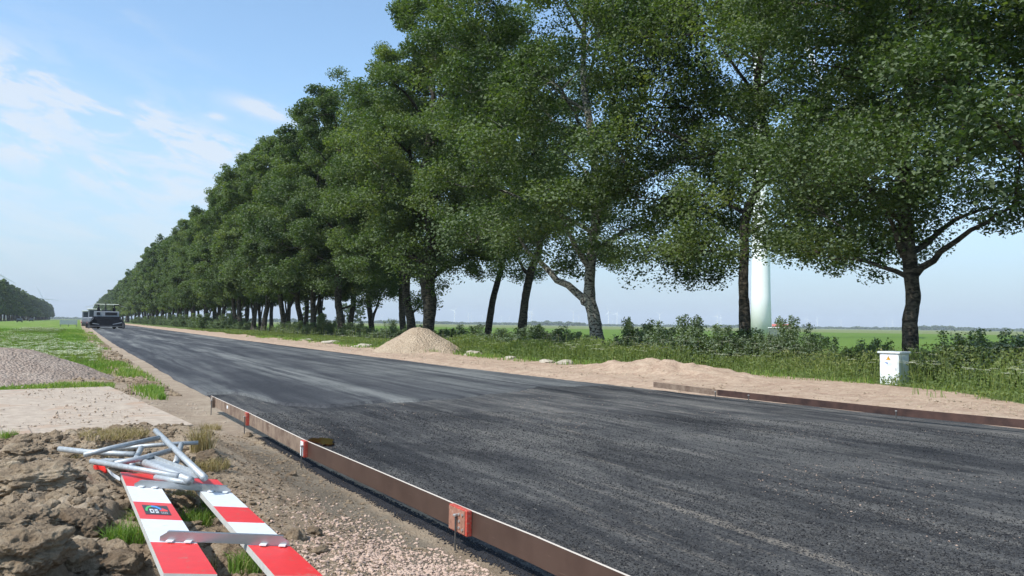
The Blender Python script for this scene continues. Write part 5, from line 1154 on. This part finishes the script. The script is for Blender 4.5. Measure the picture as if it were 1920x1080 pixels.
for s in (-1, 1):
    MB().box((s*1.35, .6, .38), (.5, 4.6, .76), bev=.2).build('track', 'rubber', t)
    MB().box((s*2.75, 4.2, .5), (1.2, 1.0, .8), bev=.06).build('screed', 'machine_dark', t)
    MB().box((s*2.85, -.9, .62), (.35, .5, 1.1), bev=.05).build('auger_guard', 'machine_grey', t)
    MB().prism([(s*1.9, 1.0, 3.98), (s*3.5, 1.0, 3.55), (s*3.5, 2.4, 3.55), (s*1.9, 2.4, 3.98)], (0, 0, .04)).build('side_awning', 'canopy_cream', t)
    for yy_ in (1.0, 3.6): MB().box((s*1.35, yy_, 3.2), (.09, .09, 1.7)).build('canopy_post', 'machine_dark', t)
    MB().box((s*1.3, 1.8, 3.05), (.5, .55, 1.0), bev=.08).build('seat', 'machine_dark', t)
cn = MB().box((0, 2.2, 4.08), (4.1, 3.2, .14), bev=.05).build('canopy', 'canopy_cream', t)
for s in (-1, 1): MB().box((s*1.62, .62, 3.98), (.8, .12, .18)).build('work_lamp', 'machine_dark', cn)
MB().tube([(-.2, .4, 2.7), (-.2, .4, 4.35)], .07, 8).build('exhaust_pipe', 'machine_dark', t)
MB().box((0, 1.4, 2.95), (1.6, .25, .35), bev=.04).build('console', 'machine_grey', t)
# white cab roller beside it
def roller(px, Y, label, s=1., mat='machine_white', zf=0):
    x = gx(px, 600, Y=Y)[0]; t = thing('road_roller', label, 'road roller', (x, Y, .06), 0, 'machines behind the paver'); t.scale = (s, s, s)
    cb = MB().box((0, 1.3, 2.1), (1.7, 1.8, 1.9), bev=.06).build('cab', mat, t); MB().box((0, .39, 2.3), (1.4, .05, 1.2)).build('windscreen', 'machine_glass', cb)
    for q in (-1, 1): MB().box((q*.86, 1.3, 2.3), (.05, 1.4, 1.2)).build('side_window', 'machine_glass', cb)
    MB().box((0, 1.3, 3.12), (2.1, 2.3, .14), bev=.05).build('roof', 'canopy_cream', t)
    MB().box((0, -.5, 1.35), (1.6, 1.9, .9), bev=.12).build('bonnet', mat, t)
    MB().tube([(-.95, -1.3, .62), (.95, -1.3, .62)], .6, 20).build('drum', 'machine_grey', t); MB().tube([(-.95, 2.2, .62), (.95, 2.2, .62)], .6, 20).build('drum', 'machine_grey', t)
    MB().box((0, -1.3, .75), (2.15, .25, .25), bev=.04).build('frame', 'machine_red', t)
    return t
roller(176, 163, 'white cabbed roller peeping out just left behind the paver', 1.12)
roller(163, 205, 'farther white machine with a flat roof, leftmost of the three', 1.12)

# ---------------------------------------------------------------- haze
m = bpy.data.materials.new('haze'); m.use_nodes = True; nt = m.node_tree; nt.nodes.clear()
pv = nt.nodes.new('ShaderNodeVolumePrincipled'); pv.inputs['Color'].default_value = (.86, .92, 1, 1); pv.inputs['Density'].default_value = .00013; pv.inputs['Anisotropy'].default_value = 0.
mo = nt.nodes.new('ShaderNodeOutputMaterial'); nt.links.new(pv.outputs[0], mo.inputs['Volume'])
hb = MB().box((0, 0, 0), (18400, 18400, 160)); ho = hb.build('haze', m); ho.location = (0, 0, 160/2-1.4); tag(ho, kind='stuff'); ho['label'] = 'thin pale summer haze over the whole polder'; ho['category'] = 'haze'
